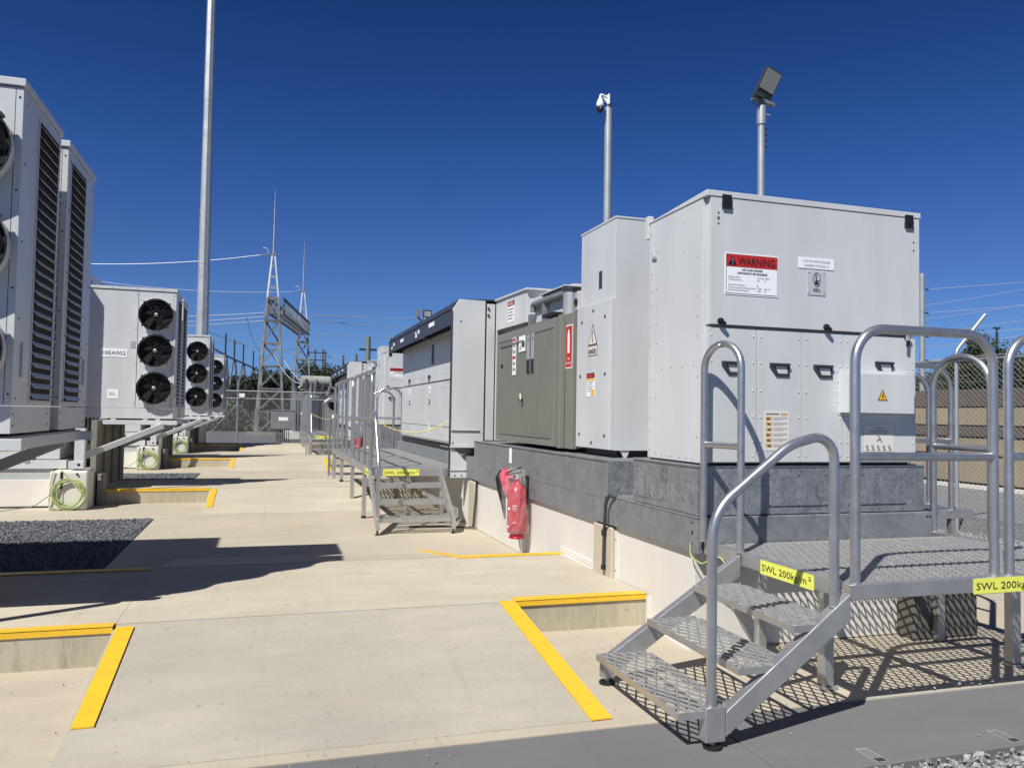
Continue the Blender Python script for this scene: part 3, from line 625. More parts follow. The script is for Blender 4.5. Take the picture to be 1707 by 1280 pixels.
    q.plate(o, XR, ZU, 0.352, 0.237, 'signw', 0.0025); q.plate((o[0] + 0.006, yd - 0.0027, 2.006), XR, ZU, 0.340, 0.225, 'ink', 0.0006); q.plate((o[0] + 0.009, yd - 0.0036, 2.009), XR, ZU, 0.334, 0.149, 'signw', 0.0006)
    q.plate((o[0] + 0.009, yd - 0.0036, 2.160), XR, ZU, 0.334, 0.068, 'red', 0.0006)
    q.prism([(o[0] + 0.018, yd - 0.0045, 2.168), (o[0] + 0.075, yd - 0.0045, 2.168), (o[0] + 0.0465, yd - 0.0045, 2.221)], (0, -0.0006, 0), 'ink'); q.text('!', (o[0] + 0.0465, yd - 0.0053, 2.173), XR, ZU, 0.05, 'silver', None, 'c')
    for k in (0, 0.0012): q.text('WARNING', (o[0] + 0.083 + k, yd - 0.0045 - k * .2, 2.172), XR, ZU, 0.062, 'ink', 0.242)
    for k in (0, 0.0006):
        q.text('ARC FLASH HAZARD', (o[0] + 0.176 + k, yd - 0.0045 - k, 2.140), XR, ZU, 0.016, 'ink', 0.135, 'c'); q.text('APPROPRIATE PPE REQUIRED', (o[0] + 0.176 + k, yd - 0.0045 - k, 2.120), XR, ZU, 0.016, 'ink', 0.198, 'c')
    for a, b_, c_, zz in (('Equipment Name:', '11kV PS3-1 MMU', '', 2.098), ('Working Distance:', '910', 'mm', 2.083), ('Hazard Risk Category:', '1', '', 2.053), ('Incident Energy (working distance):', '1.286', 'J/cm^2', 2.038), ('Flash Protection Boundary:', '1100', 'mm', 2.023)):
        q.text(a, (o[0] + 0.02, yd - 0.0045, zz), XR, ZU, 0.0125, 'ink', 0.0052 * len(a)); q.text(b_, (o[0] + 0.208, yd - 0.0045, zz), XR, ZU, 0.0125, 'ink', 0.0058 * len(b_))
        if c_: q.text(c_, (o[0] + 0.255, yd - 0.0045, zz), XR, ZU, 0.0125, 'ink', 0.006 * len(c_))
    q.build('warning_sign', ho)
    q = MB(); q.plate((2.955, yd, 2.185), XR, ZU, 0.245, 0.064, 'signw', 0.003)
    q.text('11kV MV SWITCHGEAR', (3.078, yd - 0.0036, 2.222), XR, ZU, 0.019, 'greyink', 0.19, 'c'); q.text('POWER STATION 10', (3.078, yd - 0.0036, 2.196), XR, ZU, 0.019, 'greyink', 0.17, 'c'); q.build('name_plate', ho)
    q = MB(); q.plate((3.015, yd, 2.03), XR, ZU, 0.128, 0.14, 'palep', 0.003)
    for x in (3.027, 3.131):
        for zz in (2.042, 2.158): rivet(q, (x, yd - 0.003, zz), (0, -1, 0), 0.004, 'ink', 0.001)
    q.tube([(3.079 + 0.024 * math.cos(k * math.pi / 12), yd - 0.0045, 2.122 + 0.040 * math.sin(k * math.pi / 12)) for k in range(24)], 0.0016, 'ink', 4, True)
    q.bar((3.073, yd - 0.0045, 2.15), (3.075, yd - 0.0045, 2.105), 0.005, 0.002, 'ink', YR); q.bar((3.062, yd - 0.0045, 2.107), (3.095, yd - 0.0045, 2.118), 0.005, 0.002, 'ink', YR); q.bar((3.066, yd - 0.0045, 2.100), (3.09, yd - 0.0045, 2.100), 0.012, 0.002, 'ink', YR)
    for k in (0, 0.001): q.text('SEL', (3.079 + k, yd - 0.0045, 2.052), XR, ZU, 0.026, 'ink', 0.052, 'c')
    q.build('maker_plate', ho)
    pan = MB(); xs = [x0 + 0.012, 2.685, 2.992, 3.283, x1 - 0.004]
    for a, b_ in zip(xs[:-1], xs[1:]):
        pn = MB(); pn.box(a + 0.002, b_ - 0.002, yf - 0.040, yf - 0.0005, zb + 0.008, 1.812, 'white'); pn.box(b_ - 0.002, b_ + 0.002, yf - 0.032, yf - 0.0005, zb + 0.008, 1.812, 'greyink')
        for zz in (1.77, 1.62, 1.46, 1.31, 1.17, 1.09):
            for x in (a + 0.025, b_ - 0.025): rivet(pn, (x, yf - 0.040, zz), (0, -1, 0), 0.006, 'white', 0.004)
        po = pn.build('front_panel', t, bevel=0.002)
        cx = (a + b_) / 2 + (0.0 if b_ < 3.3 else 0.03); zc = 1.585 if b_ < 3.3 else 1.62
        hd = MB(); yy = yf - 0.0402; w_ = 0.062
        P1 = [(cx - w_ - 0.008, yy, zc + 0.038), (cx + w_, yy, zc + 0.038), (cx + w_ + 0.0, yy, zc - 0.04), (cx - w_ + 0.035, yy, zc - 0.04), (cx - w_ - 0.008, yy, zc + 0.012)]
        hd.prism(P1, (0, -0.007, 0), 'dark'); P2 = [(cx - 0.036, yy - 0.0072, zc + 0.020), (cx + 0.042, yy - 0.0072, zc + 0.020), (cx + 0.047, yy - 0.0072, zc - 0.022), (cx - 0.016, yy - 0.0072, zc - 0.022)]
        hd.prism(P2, (0, -0.0008, 0), 'white'); hd.bar((cx - 0.05, yy - 0.014, zc + 0.03), (cx + 0.058, yy - 0.014, zc + 0.03), 0.012, 0.014, 'dark', YR)
        hd.build('handle', po, bevel=0.001)
        if 2.9 < b_ < 3.0:
            q = MB(); yy = yf - 0.0405; q.plate((2.735, yy, 1.12), XR, ZU, 0.165, 0.225, 'paper', 0.0015); q.plate((2.745, yy - 0.0017, 1.325), XR, ZU, 0.09, 0.008, 'greyink', 0.0006); q.plate((2.845, yy - 0.0017, 1.322), XR, ZU, 0.045, 0.014, 'tan', 0.0006)
            for i in range(6):
                zz = 1.293 - i * 0.031; q.plate((2.743, yy - 0.0017, zz), XR, ZU, 0.042, 0.022, 'tan', 0.0006); q.plate((2.750 + (i % 3) * .004, yy - 0.0024, zz + 0.004), XR, ZU, 0.02, 0.008, 'ink', 0.0004)
                for j in range(3): q.plate((2.793, yy - 0.0017, zz + 0.016 - j * 0.007), XR, ZU, 0.095 - (j == 2) * 0.03, 0.002, 'greyink', 0.0004)
            q.build('instruction_label', po)
        if b_ > 3.5:
            q = MB(); yy = yf - 0.0405; q.plate((3.43, yy, 1.115), XR, ZU, 0.215, 0.155, 'paper', 0.0015)
            q.plate((3.50, yy - 0.0017, 1.255), XR, ZU, 0.08, 0.004, 'greyink', 0.0005); q.text('THE FOR 602-SERV RELAY', (3.537, yy - 0.0017, 1.238), XR, ZU, 0.011, 'ink', 0.14, 'c'); q.text('IS LIVING WITHOUT VOLTAGE', (3.537, yy - 0.0017, 1.225), XR, ZU, 0.011, 'ink', 0.15, 'c')
            q.bar((3.53, yy - 0.002, 1.215), (3.548, yy - 0.002, 1.19), 0.006, 0.001, 'greyink', YR); q.bar((3.548, yy - 0.002, 1.19), (3.52, yy - 0.002, 1.18), 0.008, 0.001, 'greyink', YR); q.bar((3.548, yy - 0.002, 1.19), (3.558, yy - 0.002, 1.168), 0.006, 0.001, 'greyink', YR)
            for i in range(5):
                xx = 3.44 + i * 0.041
                q.bar((xx, yy - 0.002, 1.15), (xx + 0.02, yy - 0.002, 1.125), 0.006, 0.001, 'greyink', YR); q.bar((xx + 0.012, yy - 0.002, 1.155), (xx + 0.016, yy - 0.002, 1.125), 0.005, 0.001, 'greyink', YR); q.plate((xx, yy - 0.0017, 1.122), XR, ZU, 0.028, 0.003, 'greyink', 0.0005)
            q.build('safety_label', po)
    bx = MB(); bx.box(3.25, x1 - 0.09, yf - 0.118, yf - 0.0405, 1.345, 1.578, 'white'); bx.box(3.245, 3.334, yf - 0.044, yf - 0.0402, 1.33, 1.60, 'white'); bx.box(3.26, x1 - 0.02, yf - 0.048, yf - 0.0402, 1.579, 1.60, 'white')
    for zz in (1.345, 1.41, 1.47, 1.53, 1.59): rivet(bx, (3.238, yf - 0.0402, zz), (0, -1, 0), 0.0055, 'white', 0.004)
    bo = bx.build('front_box', t, bevel=0.002)
    q = MB(); yy = yf - 0.1185
    q.prism([(3.460, yy, 1.42), (3.530, yy, 1.42), (3.495, yy, 1.487)], (0, -0.001, 0), 'ink'); q.prism([(3.468, yy - 0.0011, 1.4245), (3.522, yy - 0.0011, 1.4245), (3.495, yy - 0.0011, 1.478)], (0, -0.0006, 0), 'orange')
    q.bar((3.500, yy - 0.0022, 1.466), (3.490, yy - 0.0022, 1.447), 0.004, 0.0008, 'ink', YR); q.bar((3.490, yy - 0.0022, 1.447), (3.501, yy - 0.0022, 1.449), 0.004, 0.0008, 'ink', YR); q.bar((3.501, yy - 0.0022, 1.449), (3.493, yy - 0.0022, 1.430), 0.004, 0.0008, 'ink', YR)
    q.build('hazard_triangle', bo)
    # ---- LV (danger) cabinet
    t = thing('cable_cabinet', 'tall narrow white cabinet with danger triangle, between transformer and %s switchgear' % lab_n, 'electrical cabinet', (2.75, 5.8, 1.03), 'tall cable cabinets'); P['lv'] = t
    b = MB(); b.box(2.50, 3.05, 5.45, 6.13, 1.045, 2.80, 'white'); b.box(2.495, 3.06, 5.445, 6.14, 2.80, 2.815, 'white'); b.box(2.4975, 2.50, 5.70, 5.76, 2.30, 2.44, 'dark')
    b.prism([(2.56, 5.46, 1.045), (2.64, 5.46, 1.045), (2.60, 5.46, 0.97)], (0, 0.02, 0), 'white')
    b.box(2.55, 3.0, 5.5, 6.1, 0.992, 1.044, 'ink'); b.build('cabinet_body', t, bevel=0.003)
    d = MB(); d.box(2.465, 2.4995, 5.452, 6.125, 1.048, 2.19, 'white')
    for (yy, zz) in ((5.79, 2.13), (5.56, 2.06), (6.02, 2.06), (5.55, 1.62), (6.04, 1.62), (5.55, 1.15), (6.05, 1.15), (5.80, 1.09)):
        rivet(d, (2.465, yy, zz), (-1, 0, 0), 0.016, 'ink', 0.004)
    do = d.build('door', t, bevel=0.004)
    q = MB(); xx = 2.4645; L = (0, -1, 0)
    q.prism([(xx, 5.88, 1.86), (xx, 5.70, 1.86), (xx, 5.79, 2.03)], (-0.0015, 0, 0), 'ink'); q.prism([(xx - 0.0016, 5.865, 1.868), (xx - 0.0016, 5.715, 1.868), (xx - 0.0016, 5.79, 2.01)], (-0.0008, 0, 0), 'paper')
    q.bar((xx - 0.003, 5.79, 1.98), (xx - 0.003, 5.80, 1.92), 0.012, 0.001, 'ink', XR); q.bar((xx - 0.003, 5.80, 1.93), (xx - 0.003, 5.785, 1.88), 0.012, 0.001, 'ink', XR)
    q.plate((xx, 5.885, 1.775), L, ZU, 0.19, 0.08, 'ink', 0.0015); q.plate((xx - 0.0016, 5.88, 1.78), L, ZU, 0.18, 0.07, 'paper', 0.0008)
    for k in (0, 0.0015): q.text('DANGER', (xx - 0.0025 - k * .3, 5.79 + k, 1.79), L, ZU, 0.058, 'ink', 0.15, 'c')
    q.build('danger_sign', do)
    q = MB(); q.plate((xx, 5.90, 1.455), L, ZU, 0.16, 0.185, 'signw', 0.0015); q.plate((xx - 0.0016, 5.90, 1.60), L, ZU, 0.16, 0.04, 'ink', 0.0006); q.plate((xx - 0.0023, 5.89, 1.608), L, ZU, 0.12, 0.024, 'red', 0.0006)
    q.plate((xx - 0.0016, 5.90, 1.58), L, ZU, 0.16, 0.018, 'orange', 0.0006); q.plate((xx - 0.0016, 5.81, 1.46), L, ZU, 0.065, 0.05, 'orange', 0.0006)
    for i in range(5): q.plate((xx - 0.0016, 5.885, 1.565 - i * 0.018), L, ZU, 0.12 - .02 * (i % 2), 0.006, 'greyink', 0.0005)
    q.build('warning_label', do)
    # ---- transformer
    t = thing('transformer', 'olive-grey finned transformer tank on the %s skid' % lab_n, 'transformer', (3.0, 7.3, 1.0), 'finned transformers'); P['tr'] = t
    b = MB(); b.box(2.50, 3.7, 6.20, 8.30, 1.03, 2.15, 'green'); b.box(2.49, 3.72, 6.18, 8.32, 2.15, 2.175, 'green')
    b.box(2.7, 3.6, 6.3, 8.2, 0.992, 1.03, 'ink'); b.box(2.455, 2.5, 6.18, 6.36, 1.02, 2.17, 'green'); b.box(2.41, 2.455, 6.36, 6.43, 1.02, 2.17, 'green')
    b.build('tank', t, bevel=0.004)
    f = MB(); f.box(2.436, 2.50, 6.44, 8.28, 1.035, 2.15, 'green')
    f.box(2.40, 2.425, 6.44, 8.28, 2.07, 2.155, 'green'); f.box(2.40, 2.425, 6.44, 8.28, 1.03, 1.10, 'green'); f.box(2.40, 2.425, 8.24, 8.28, 1.10, 2.07, 'green'); f.box(2.40, 2.425, 6.44, 6.50, 1.10, 2.07, 'green')
    f.box(2.392, 2.40, 6.55, 8.15, 1.098, 1.106, 'green')
    for i in range(50): f.box(2.404, 2.437, 6.512 + i * 0.0347, 6.530 + i * 0.0347, 1.10, 2.07, 'green')
    f.box(2.396, 2.404, 7.35, 8.15, 2.012, 2.03, 'greyink')
    f.build('cooling_fins', t, bevel=0.0)
    v = MB(); v.cyl((2.395, 7.36, 1.45), (-1, 0, 0), 0.018, 0.03, 'black', 10); v.obox((2.37, 7.34, 1.475), (0, 0.008, 0.03), (0.006, 0, 0), (0, 0.008, -0.003), 'paper'); v.box(2.396, 2.402, 8.05, 8.12, 1.80, 1.83, 'ink'); v.build('valve', t)
    pp = MB(); pp.tube(fillet([(2.62, 7.72, 2.36), (2.62, 7.72, 2.44), (2.62, 6.72, 2.42)], 0.06), 0.032, 'galvd', 10); pp.cyl((2.62, 6.66, 2.18), ZU, 0.075, 0.25, 'pole', 18); pp.cyl((2.62, 6.66, 2.43), ZU, 0.095, 0.02, 'dark', 18); pp.box(2.60, 2.64, 7.35, 7.40, 2.17, 2.40, 'galvd')
    pp.box(2.55, 2.8, 6.95, 7.25, 2.24, 2.27, 'ink'); pp.cyl((2.68, 7.1, 2.17), ZU, 0.05, 0.08, 'ink', 12); pp.box(2.5, 2.56, 7.45, 7.53, 2.17, 2.3, 'galvd'); pp.build('breather_pipe', t)
    q = MB(); q.box(2.47, 2.60, 6.12, 6.20, 2.18, 2.34, 'grey_shade'); q.cyl((2.47, 6.16, 2.25), (-1, 0, 0), 0.03, 0.012, 'ink', 14); q.build('control_box', t, bevel=0.01)
    xx = 2.402; L = (0, -1, 0)
    q = MB(); q.plate((xx, 7.71, 1.70), L, ZU, 0.115, 0.38, 'signw', 0.003)
    for zz in (2.04, 1.86): q.plate((xx - 0.0032, 7.70, zz), L, ZU, 0.095, 0.032, 'red', 0.0008)
    for zz in (1.98, 1.92, 1.80, 1.74): q.plate((xx - 0.0032, 7.69, zz), L, ZU, 0.03, 0.035, 'greyink', 0.0008); q.plate((xx - 0.0032, 7.65, zz), L, ZU, 0.03, 0.03, 'greyink', 0.0008)
    q.build('warning_label', t)
    q = MB(); q.plate((xx, 7.50, 1.92), L, ZU, 0.20, 0.155, 'signw', 0.004); q.plate((xx - 0.0042, 7.40, 1.96), L, ZU, 0.085, 0.06, 'dark', 0.0008); q.tube([(xx - 0.006, 7.45 + 0.03 * math.cos(a * .5), 1.99 + 0.045 * math.sin(a * .5)) for a in range(3, 12)], 0.004, 'greyink', 5); q.build('maker_plate', t)
    for yy in (7.25, 7.12):
        q = MB(); q.plate((xx, yy, 1.70), L, ZU, 0.085, 0.37, 'silver', 0.003); q.plate((xx - 0.0032, yy, 1.70), L, ZU, 0.085, 0.13, 'ink', 0.001); q.plate((xx - 0.0032, yy - 0.03, 2.0), L, ZU, 0.03, 0.04, 'greyink', 0.0008); q.build('rating_plate', t)
    q = MB(); q.plate((2.4545, 6.35, 1.70), L, ZU, 0.155, 0.37, 'signw', 0.002); q.plate((2.4523, 6.343, 1.71), L, ZU, 0.141, 0.35, 'red', 0.001); q.plate((2.451, 6.30, 1.83), L, ZU, 0.045, 0.17, 'signw', 0.001); q.plate((2.451, 6.29, 2.0), L, ZU, 0.022, 0.03, 'signw', 0.001)
    q.text('FIRE', (2.451, 6.272, 1.772), L, ZU, 0.03, 'signw', 0.05, 'c', 0.0008); q.text('EXTINGUISHER', (2.451, 6.272, 1.735), L, ZU, 0.028, 'signw', 0.125, 'c', 0.0008)
    q.build('fire_sign', t)
    # ---- inverter station
    t = thing('inverter_station', 'white inverter station with charcoal canopy and a row of doors, on the %s skid' % lab_n, 'inverter station', (3.0, 11.6, 0.8), 'inverter stations'); P['inv'] = t
    yE = 9.15; e = MB()
    e.prism([(2.095, yE, 0.92), (2.50, yE, 0.92), (2.50, yE, 2.655), (2.18, yE, 2.66), (2.095, yE, 2.53)], (0, 0.03, 0), 'white')
    e.box(2.09, 2.50, yE - 0.03, yE + 0.03, 0.90, 0.918, 'white'); e.box(2.10, 2.45, yE - 0.018, yE - 0.0005, 1.10, 1.112, 'grey_shade'); e.box(2.085, 2.0945, yE - 0.012, yE + 0.03, 0.56, 2.53, 'dark')
    e.prism([(2.095, yE, 0.898), (2.14, yE, 0.898), (2.325, yE, 0.70), (2.325, yE, 0.545), (2.095, yE, 0.545)], (0, 0.025, 0), 'white')
    e.box(2.10, 2.31, yE - 0.012, yE - 0.0005, 0.63, 0.64, 'grey_shade')
    for (x, zz) in ((2.13, 0.955), (2.42, 0.955), (2.16, 0.575), (2.24, 0.575), (2.20, 2.40)): rivet(e, (x, yE - 0.0005, zz), (0, -1, 0), 0.012, 'greyink', 0.006)
    e.box(2.33, 2.35, yE - 0.02, yE + 0.06, 0.66, 0.78, 'ink')
    e.build('end_panel', t, bevel=0.004)
    c = MB(); c.box(2.505, 2.515, yE - 0.01, yE + 0.04, 0.99, 2.66, 'ink'); c.box(2.515, 2.615, yE - 0.02, yE + 0.05, 0.99, 2.62, 'white'); c.box(2.615, 2.63, yE - 0.01, yE + 0.04, 0.99, 2.62, 'ink'); c.box(2.63, 3.9, yE - 0.03, yE + 0.05, 0.99, 2.62, 'white')
    for zz in (2.56, 2.48): c.cyl((2.53, yE - 0.02, zz), (0, -1, 0), 0.015, 0.015, 'ink', 8)
    c.build('corner_column', t, bevel=0.003)
    b = MB(); b.box(2.36, 3.9, yE + 0.06, 14.1, 0.90, 2.62, 'white'); b.box(2.345, 2.36, yE + 0.06, 14.1, 0.905, 0.915, 'white'); b.box(2.37, 3.9, yE + 0.06, 14.08, 0.80, 0.90, 'ink')
    b.box(2.35, 2.36, yE + 0.06, 14.1, 1.745, 1.757, 'greyink')
    for i in range(8): rivet(b, (2.37, 10.2 + 0.1 * i, 0.85), (-1, 0, 0), 0.008, 'signw')
    b.build('housing', t, bevel=0.003)
    Yd = [yE + 0.07, 10.75, 12.35, 14.09]
    for i in range(3):
        a, b_ = Yd[i], Yd[i + 1]
        for (z0, z1, up_) in ((0.925, 1.74, 0), (1.762, 2.50, 1)):
            d = MB(); d.box(2.338, 2.3595, a + 0.006, b_ - 0.006, z0, z1, 'white'); dn = d
            for yy in (a + 0.08, b_ - 0.08):
                for zz in (z0 + 0.08, z1 - 0.08): rivet(dn, (2.338, yy, zz), (-1, 0, 0), 0.012, 'greyink', 0.005)
            if not up_: d.box(2.336, 2.338, a + 0.06, b_ - 0.06, z0 + 0.19, z0 + 0.20, 'greyink')
            do = d.build('door', t, bevel=0.003); ym = a + (b_ - a) * 0.55
            k = MB()
            if up_: k.box(2.315, 2.338, ym - 0.05, ym + 0.05, z0 + 0.06, z0 + 0.10, 'ink'); k.obox((2.312, ym - 0.03, z0 + 0.03), (0, 0.01, -0.03), (0.004, 0, 0), (0, 0.01, 0), 'ink')
            else: k.box(2.330, 2.338, ym - 0.05, ym + 0.05, 1.44, 1.50, 'ink'); k.box(2.328, 2.330, ym - 0.03, ym + 0.03, 1.455, 1.485, 'signw')
            k.build('lock', do)
            k = MB()
            if up_ and i == 1: k.box(2.325, 2.338, ym - 0.25, ym - 0.15, 2.02, 2.30, 'dark'); k.build('grille', do)
            elif up_: k.plate((2.3378, ym + 0.05, 2.22), (0, -1, 0), ZU, 0.13, 0.05, 'grey_shade', 0.002); k.build('label', do)
            else:
                k.plate((2.3378, ym + 0.09, 1.60), (0, -1, 0), ZU, 0.15, 0.11, 'signw', 0.002)
                if i == 1: k.plate((2.3378, ym + 0.08, 1.0), (0, -1, 0), ZU, 0.17, 0.16, 'paper', 0.002)
                if i == 0: k.plate((2.3378, ym + 0.20, 0.97), (0, -1, 0), ZU, 0.36, 0.035, 'signw', 0.002)
                k.plate((2.3356, ym + 0.03, 1.63), (0, -1, 0), ZU, 0.05, 0.03, 'greyink', 0.001); k.build('label', do)
    k = MB(); k.box(2.092, 2.11, yE + 0.03, 14.15, 2.36, 2.545, 'dark'); k.prism([(2.092, yE + 0.03, 2.5455), (2.092, yE + 0.03, 2.53), (2.19, yE + 0.03, 2.665), (2.9, yE + 0.03, 2.69), (2.9, yE + 0.03, 2.675), (2.19, yE + 0.03, 2.65)], (0, 5.0, 0), 'dark')
    k.box(2.11, 2.35, yE + 0.03, yE + 0.06, 2.37, 2.62, 'dark'); k.box(2.11, 2.37, yE + 2.35, yE + 2.42, 2.39, 2.60, 'dark'); k.box(2.11, 2.37, 14.09, 14.15, 2.36, 2.62, 'dark')
    k.box(2.11, 2.345, yE + 0.06, yE + 2.35, 2.56, 2.565, 'dark'); k.box(2.11, 2.345, yE + 2.42, 14.09, 2.56, 2.565, 'dark'); k.box(2.30, 2.357, yE + 0.06, 14.09, 2.40, 2.555, 'dark'); k.box(2.0905, 2.092, yE + 2.38, yE + 2.39, 2.36, 2.54, 'ink')
    ko = k.build('canopy', t)
    for (yy, z0, wd, hh) in ((10.55, 2.45, 0.36, 0.055), (11.35, 2.44, 0.12, 0.055), (11.55, 2.40, 0.13, 0.045), (11.57, 2.455, 0.10, 0.03), (12.9, 2.44, 0.3, 0.05), (13.65, 2.44, 0.14, 0.05), (13.85, 2.40, 0.12, 0.04)):
        q = MB(); q.plate((2.0915, yy, z0), (0, -1, 0), ZU, wd, hh, 'signw', 0.002); q.build('label', ko)
    # air hood above transformer end
    a = MB(); z0, z1 = 2.28, 2.62
    a.prism([(2.62, 9.10, z0 + 0.02), (2.62, 7.95, z0 + 0.0), (2.62, 7.95, z1), (2.62, 9.10, z1 + 0.03)], (1.0, 0, 0), 'white')
    a.prism([(2.60, 9.11, z1 + 0.03), (2.60, 7.9, z1 + 0.0), (2.60, 7.9, z1 + 0.02), (2.60, 9.11, z1 + 0.055)], (1.05, 0, 0), 'white')
    a.prism([(2.64, 9.10, z0 + 0.015), (2.64, 8.0, z0 - 0.005), (2.9, 8.0, z0 - 0.15), (2.9, 9.10, z0 - 0.15)], (0.02, 0, 0), 'dark')
    a.build('air_hood', t, bevel=0.003)
    a = MB(); a.box(2.66, 3.4, 6.9, 7.45, 2.25, 2.50, 'white'); a.prism([(2.63, 7.5, 2.50), (2.63, 6.85, 2.50), (2.72, 6.85, 2.53), (2.72, 7.5, 2.53)], (0.6, 0, 0), 'white'); a.box(2.62, 3.5, 6.84, 7.55, 2.50, 2.512, 'white'); a.box(2.9, 3.5, 6.45, 6.88, 2.2, 2.56, 'white'); a.box(2.66, 3.4, 7.46, 7.94, 2.25, 2.52, 'white'); a.box(2.655, 2.66, 7.49, 7.51, 2.25, 2.52, 'greyink')
    a.cyl((3.3, 7.6, 2.5), ZU, 0.05, 0.22, 'galvd', 12)
    a.box(2.64, 3.5, 6.30, 6.42, 2.25, 2.53, 'ink'); a.box(2.63, 3.5, 6.28, 6.44, 2.53, 2.545, 'white')
    a.build('duct', t, bevel=0.003)
    q = MB(); q.plate((2.6195, 8.62, 2.52), (0, -1, 0), ZU, 0.24, 0.055, 'ink', 0.002); q.plate((2.617, 8.605, 2.528), (0, -1, 0), ZU, 0.21, 0.04, 'red', 0.001); q.text('DANGER', (2.6158, 8.50, 2.534), (0, -1, 0), ZU, 0.038, 'signw', 0.15, 'c', 0.0006); q.plate((2.6195, 8.62, 2.34), (0, -1, 0), ZU, 0.24, 0.18, 'signw', 0.002)
    for i in range(4): q.plate((2.617, 8.60, 2.48 - i * 0.035), (0, -1, 0), ZU, 0.19 - 0.03 * (i % 2), 0.012, 'greyink', 0.001)
    q.build('danger_sign', t)
    return P
P1 = module('nearest')
DY = (0, 12.6, 0)
copy_tree(P1['wall'], DY, 'white panelled plinth wall below the far steel skid'); copy_tree(P1['skid'], DY, 'galvanised steel skid under the far row of electrical cabinets')
copy_tree(P1['sw'], DY, 'white switchgear cabinet farther along, red warning sign half hidden by the charcoal canopy', skip=())
copy_tree(P1['lv'], DY, 'tall narrow white cabinet on the far skid, behind the handrails'); copy_tree(P1['tr'], DY, 'olive-grey transformer on the far skid, behind the handrails'); copy_tree(P1['inv'], DY, 'far white inverter station seen above the handrails, dark canopy end showing')
c = MB(); c.tube(fillet([(2.26, 5.03, 0.745), (2.262, 5.05, 0.70), (2.262, 5.06, 0.60), (2.285, 5.12, 0.52), (2.285, 5.13, 0.24)], 0.04), 0.012, 'dark', 8)
c.tube(fillet([(2.30, 4.96, 0.755), (2.262, 5.0, 0.765), (2.262, 5.05, 0.70)], 0.03), 0.012, 'dark', 8); c.cyl((2.285, 5.125, 0.47), ZU, 0.019, 0.04, 'ink', 8); c.cyl((2.285, 5.13, 0.235), ZU, 0.018, 0.03, 'ink', 8)
solo(c, 'conduit', 'black conduit running down the pale pier below the steel skid', 'conduit', (2.28, 5.08, 0.5))
c = MB(); c.tube(fillet([(2.31, 8.71, 0.70), (2.31, 8.715, 0.45), (2.28, 8.72, 0.02), (2.0, 8.95, 0.012), (1.6, 9.0, 0.012)], 0.03), 0.010, 'dark', 8); solo(c, 'conduit', 'thin dark conduit at the corner post beside the mesh walkway stairs', 'conduit', (2.3, 8.7, 0.4))
c = MB(); c.tube(fillet([(2.29, 3.96, 0.60), (2.285, 3.95, 0.53), (2.31, 3.87, 0.50), (2.36, 3.78, 0.56), (2.37, 3.74, 0.53), (2.39, 3.6, 0.52)], 0.04), 0.004, 'hose', 6); solo(c, 'earth_cable', 'thin green earth cable looping from the skid corner to the nearest platform', 'cable', (2.3, 3.9, 0.55))

# ---- fire extinguishers
def extinguisher(y0, zb, lab):
    x = 2.20; t = thing('fire_extinguisher', lab, 'fire extinguisher', (x, y0, zb), 'red fire extinguishers on the plinth wall')
    b = MB(); b.lathe((x, y0, zb), [(0.06, 0), (0.074, 0.004), (0.074, 0.012), (0.066, 0.02), (0.066, 0.05), (0.088, 0.055), (0.090, 0.09), (0.090, 0.40), (0.078, 0.45), (0.04, 0.485), (0.022, 0.50), (0.022, 0.53)], 'crim', 22); b.build('cylinder', t)
    l = MB(); 
    for zz, hh in ((0.36, 0.045),): l.lathe((x, y0, zb + zz + 0.03), [(0.083, 0), (0.0895, 0.002), (0.0865, hh * 0.5), (0.083, hh * 0.5 + .002)], 'pinkbag', 22)
    for (a, zz, w_, h_) in ((200, 0.27, 0.028, 0.022), (190, 0.11, 0.025, 0.02), (238, 0.30, 0.05, 0.004), (238, 0.285, 0.04, 0.003), (238, 0.27, 0.05, 0.003), (240, 0.255, 0.03, 0.003), (240, 0.15, 0.05, 0.003)):
        n = Vector((math.cos(R(a)), math.sin(R(a)), 0)); l.obox(Vector((x, y0, zb + zz)) + n * 0.0912, Vector((-n.y, n.x, 0)) * w_ / 2, (0, 0, h_ / 2), n * 0.0012, 'signw')
    l.build('label', t)
    v = MB(); v.cyl((x, y0, zb + 0.53), ZU, 0.018, 0.04, 'silver', 10); v.obox((x - 0.04, y0, zb + 0.58), (0.07, 0, 0.012), (0, 0.012, 0), (0, 0, 0.005), 'ink'); v.obox((x - 0.04, y0, zb + 0.61), (0.07, 0, 0.025), (0, 0.012, 0), (0, 0, 0.005), 'ink'); v.build('valve', t)
    h_ = MB(); h_.tube(fillet([(x, y0, zb + 0.55), (x - 0.02, y0 + 0.09, zb + 0.55), (x - 0.03, y0 + 0.13, zb + 0.40), (x - 0.04, y0 + 0.09, zb + 0.14)], 0.06), 0.010, 'ink', 8); h_.build('hose', t)
    w_ = MB(); w_.box(x + 0.082, XW - 0.002 if False else x + 0.098, y0 - 0.03, y0 + 0.03, zb + 0.25, zb + 0.56, 'ink'); w_.build('wall_bracket', t)
    return t
E1 = extinguisher(6.85, 0.19, 'red fire extinguisher wrapped in a clear plastic bag on the nearest plinth wall'); copy_tree(E1, (0, 12.6, 0.02), 'small red fire extinguisher seen through the handrails of the mesh walkway')
rnd = random.Random(11)
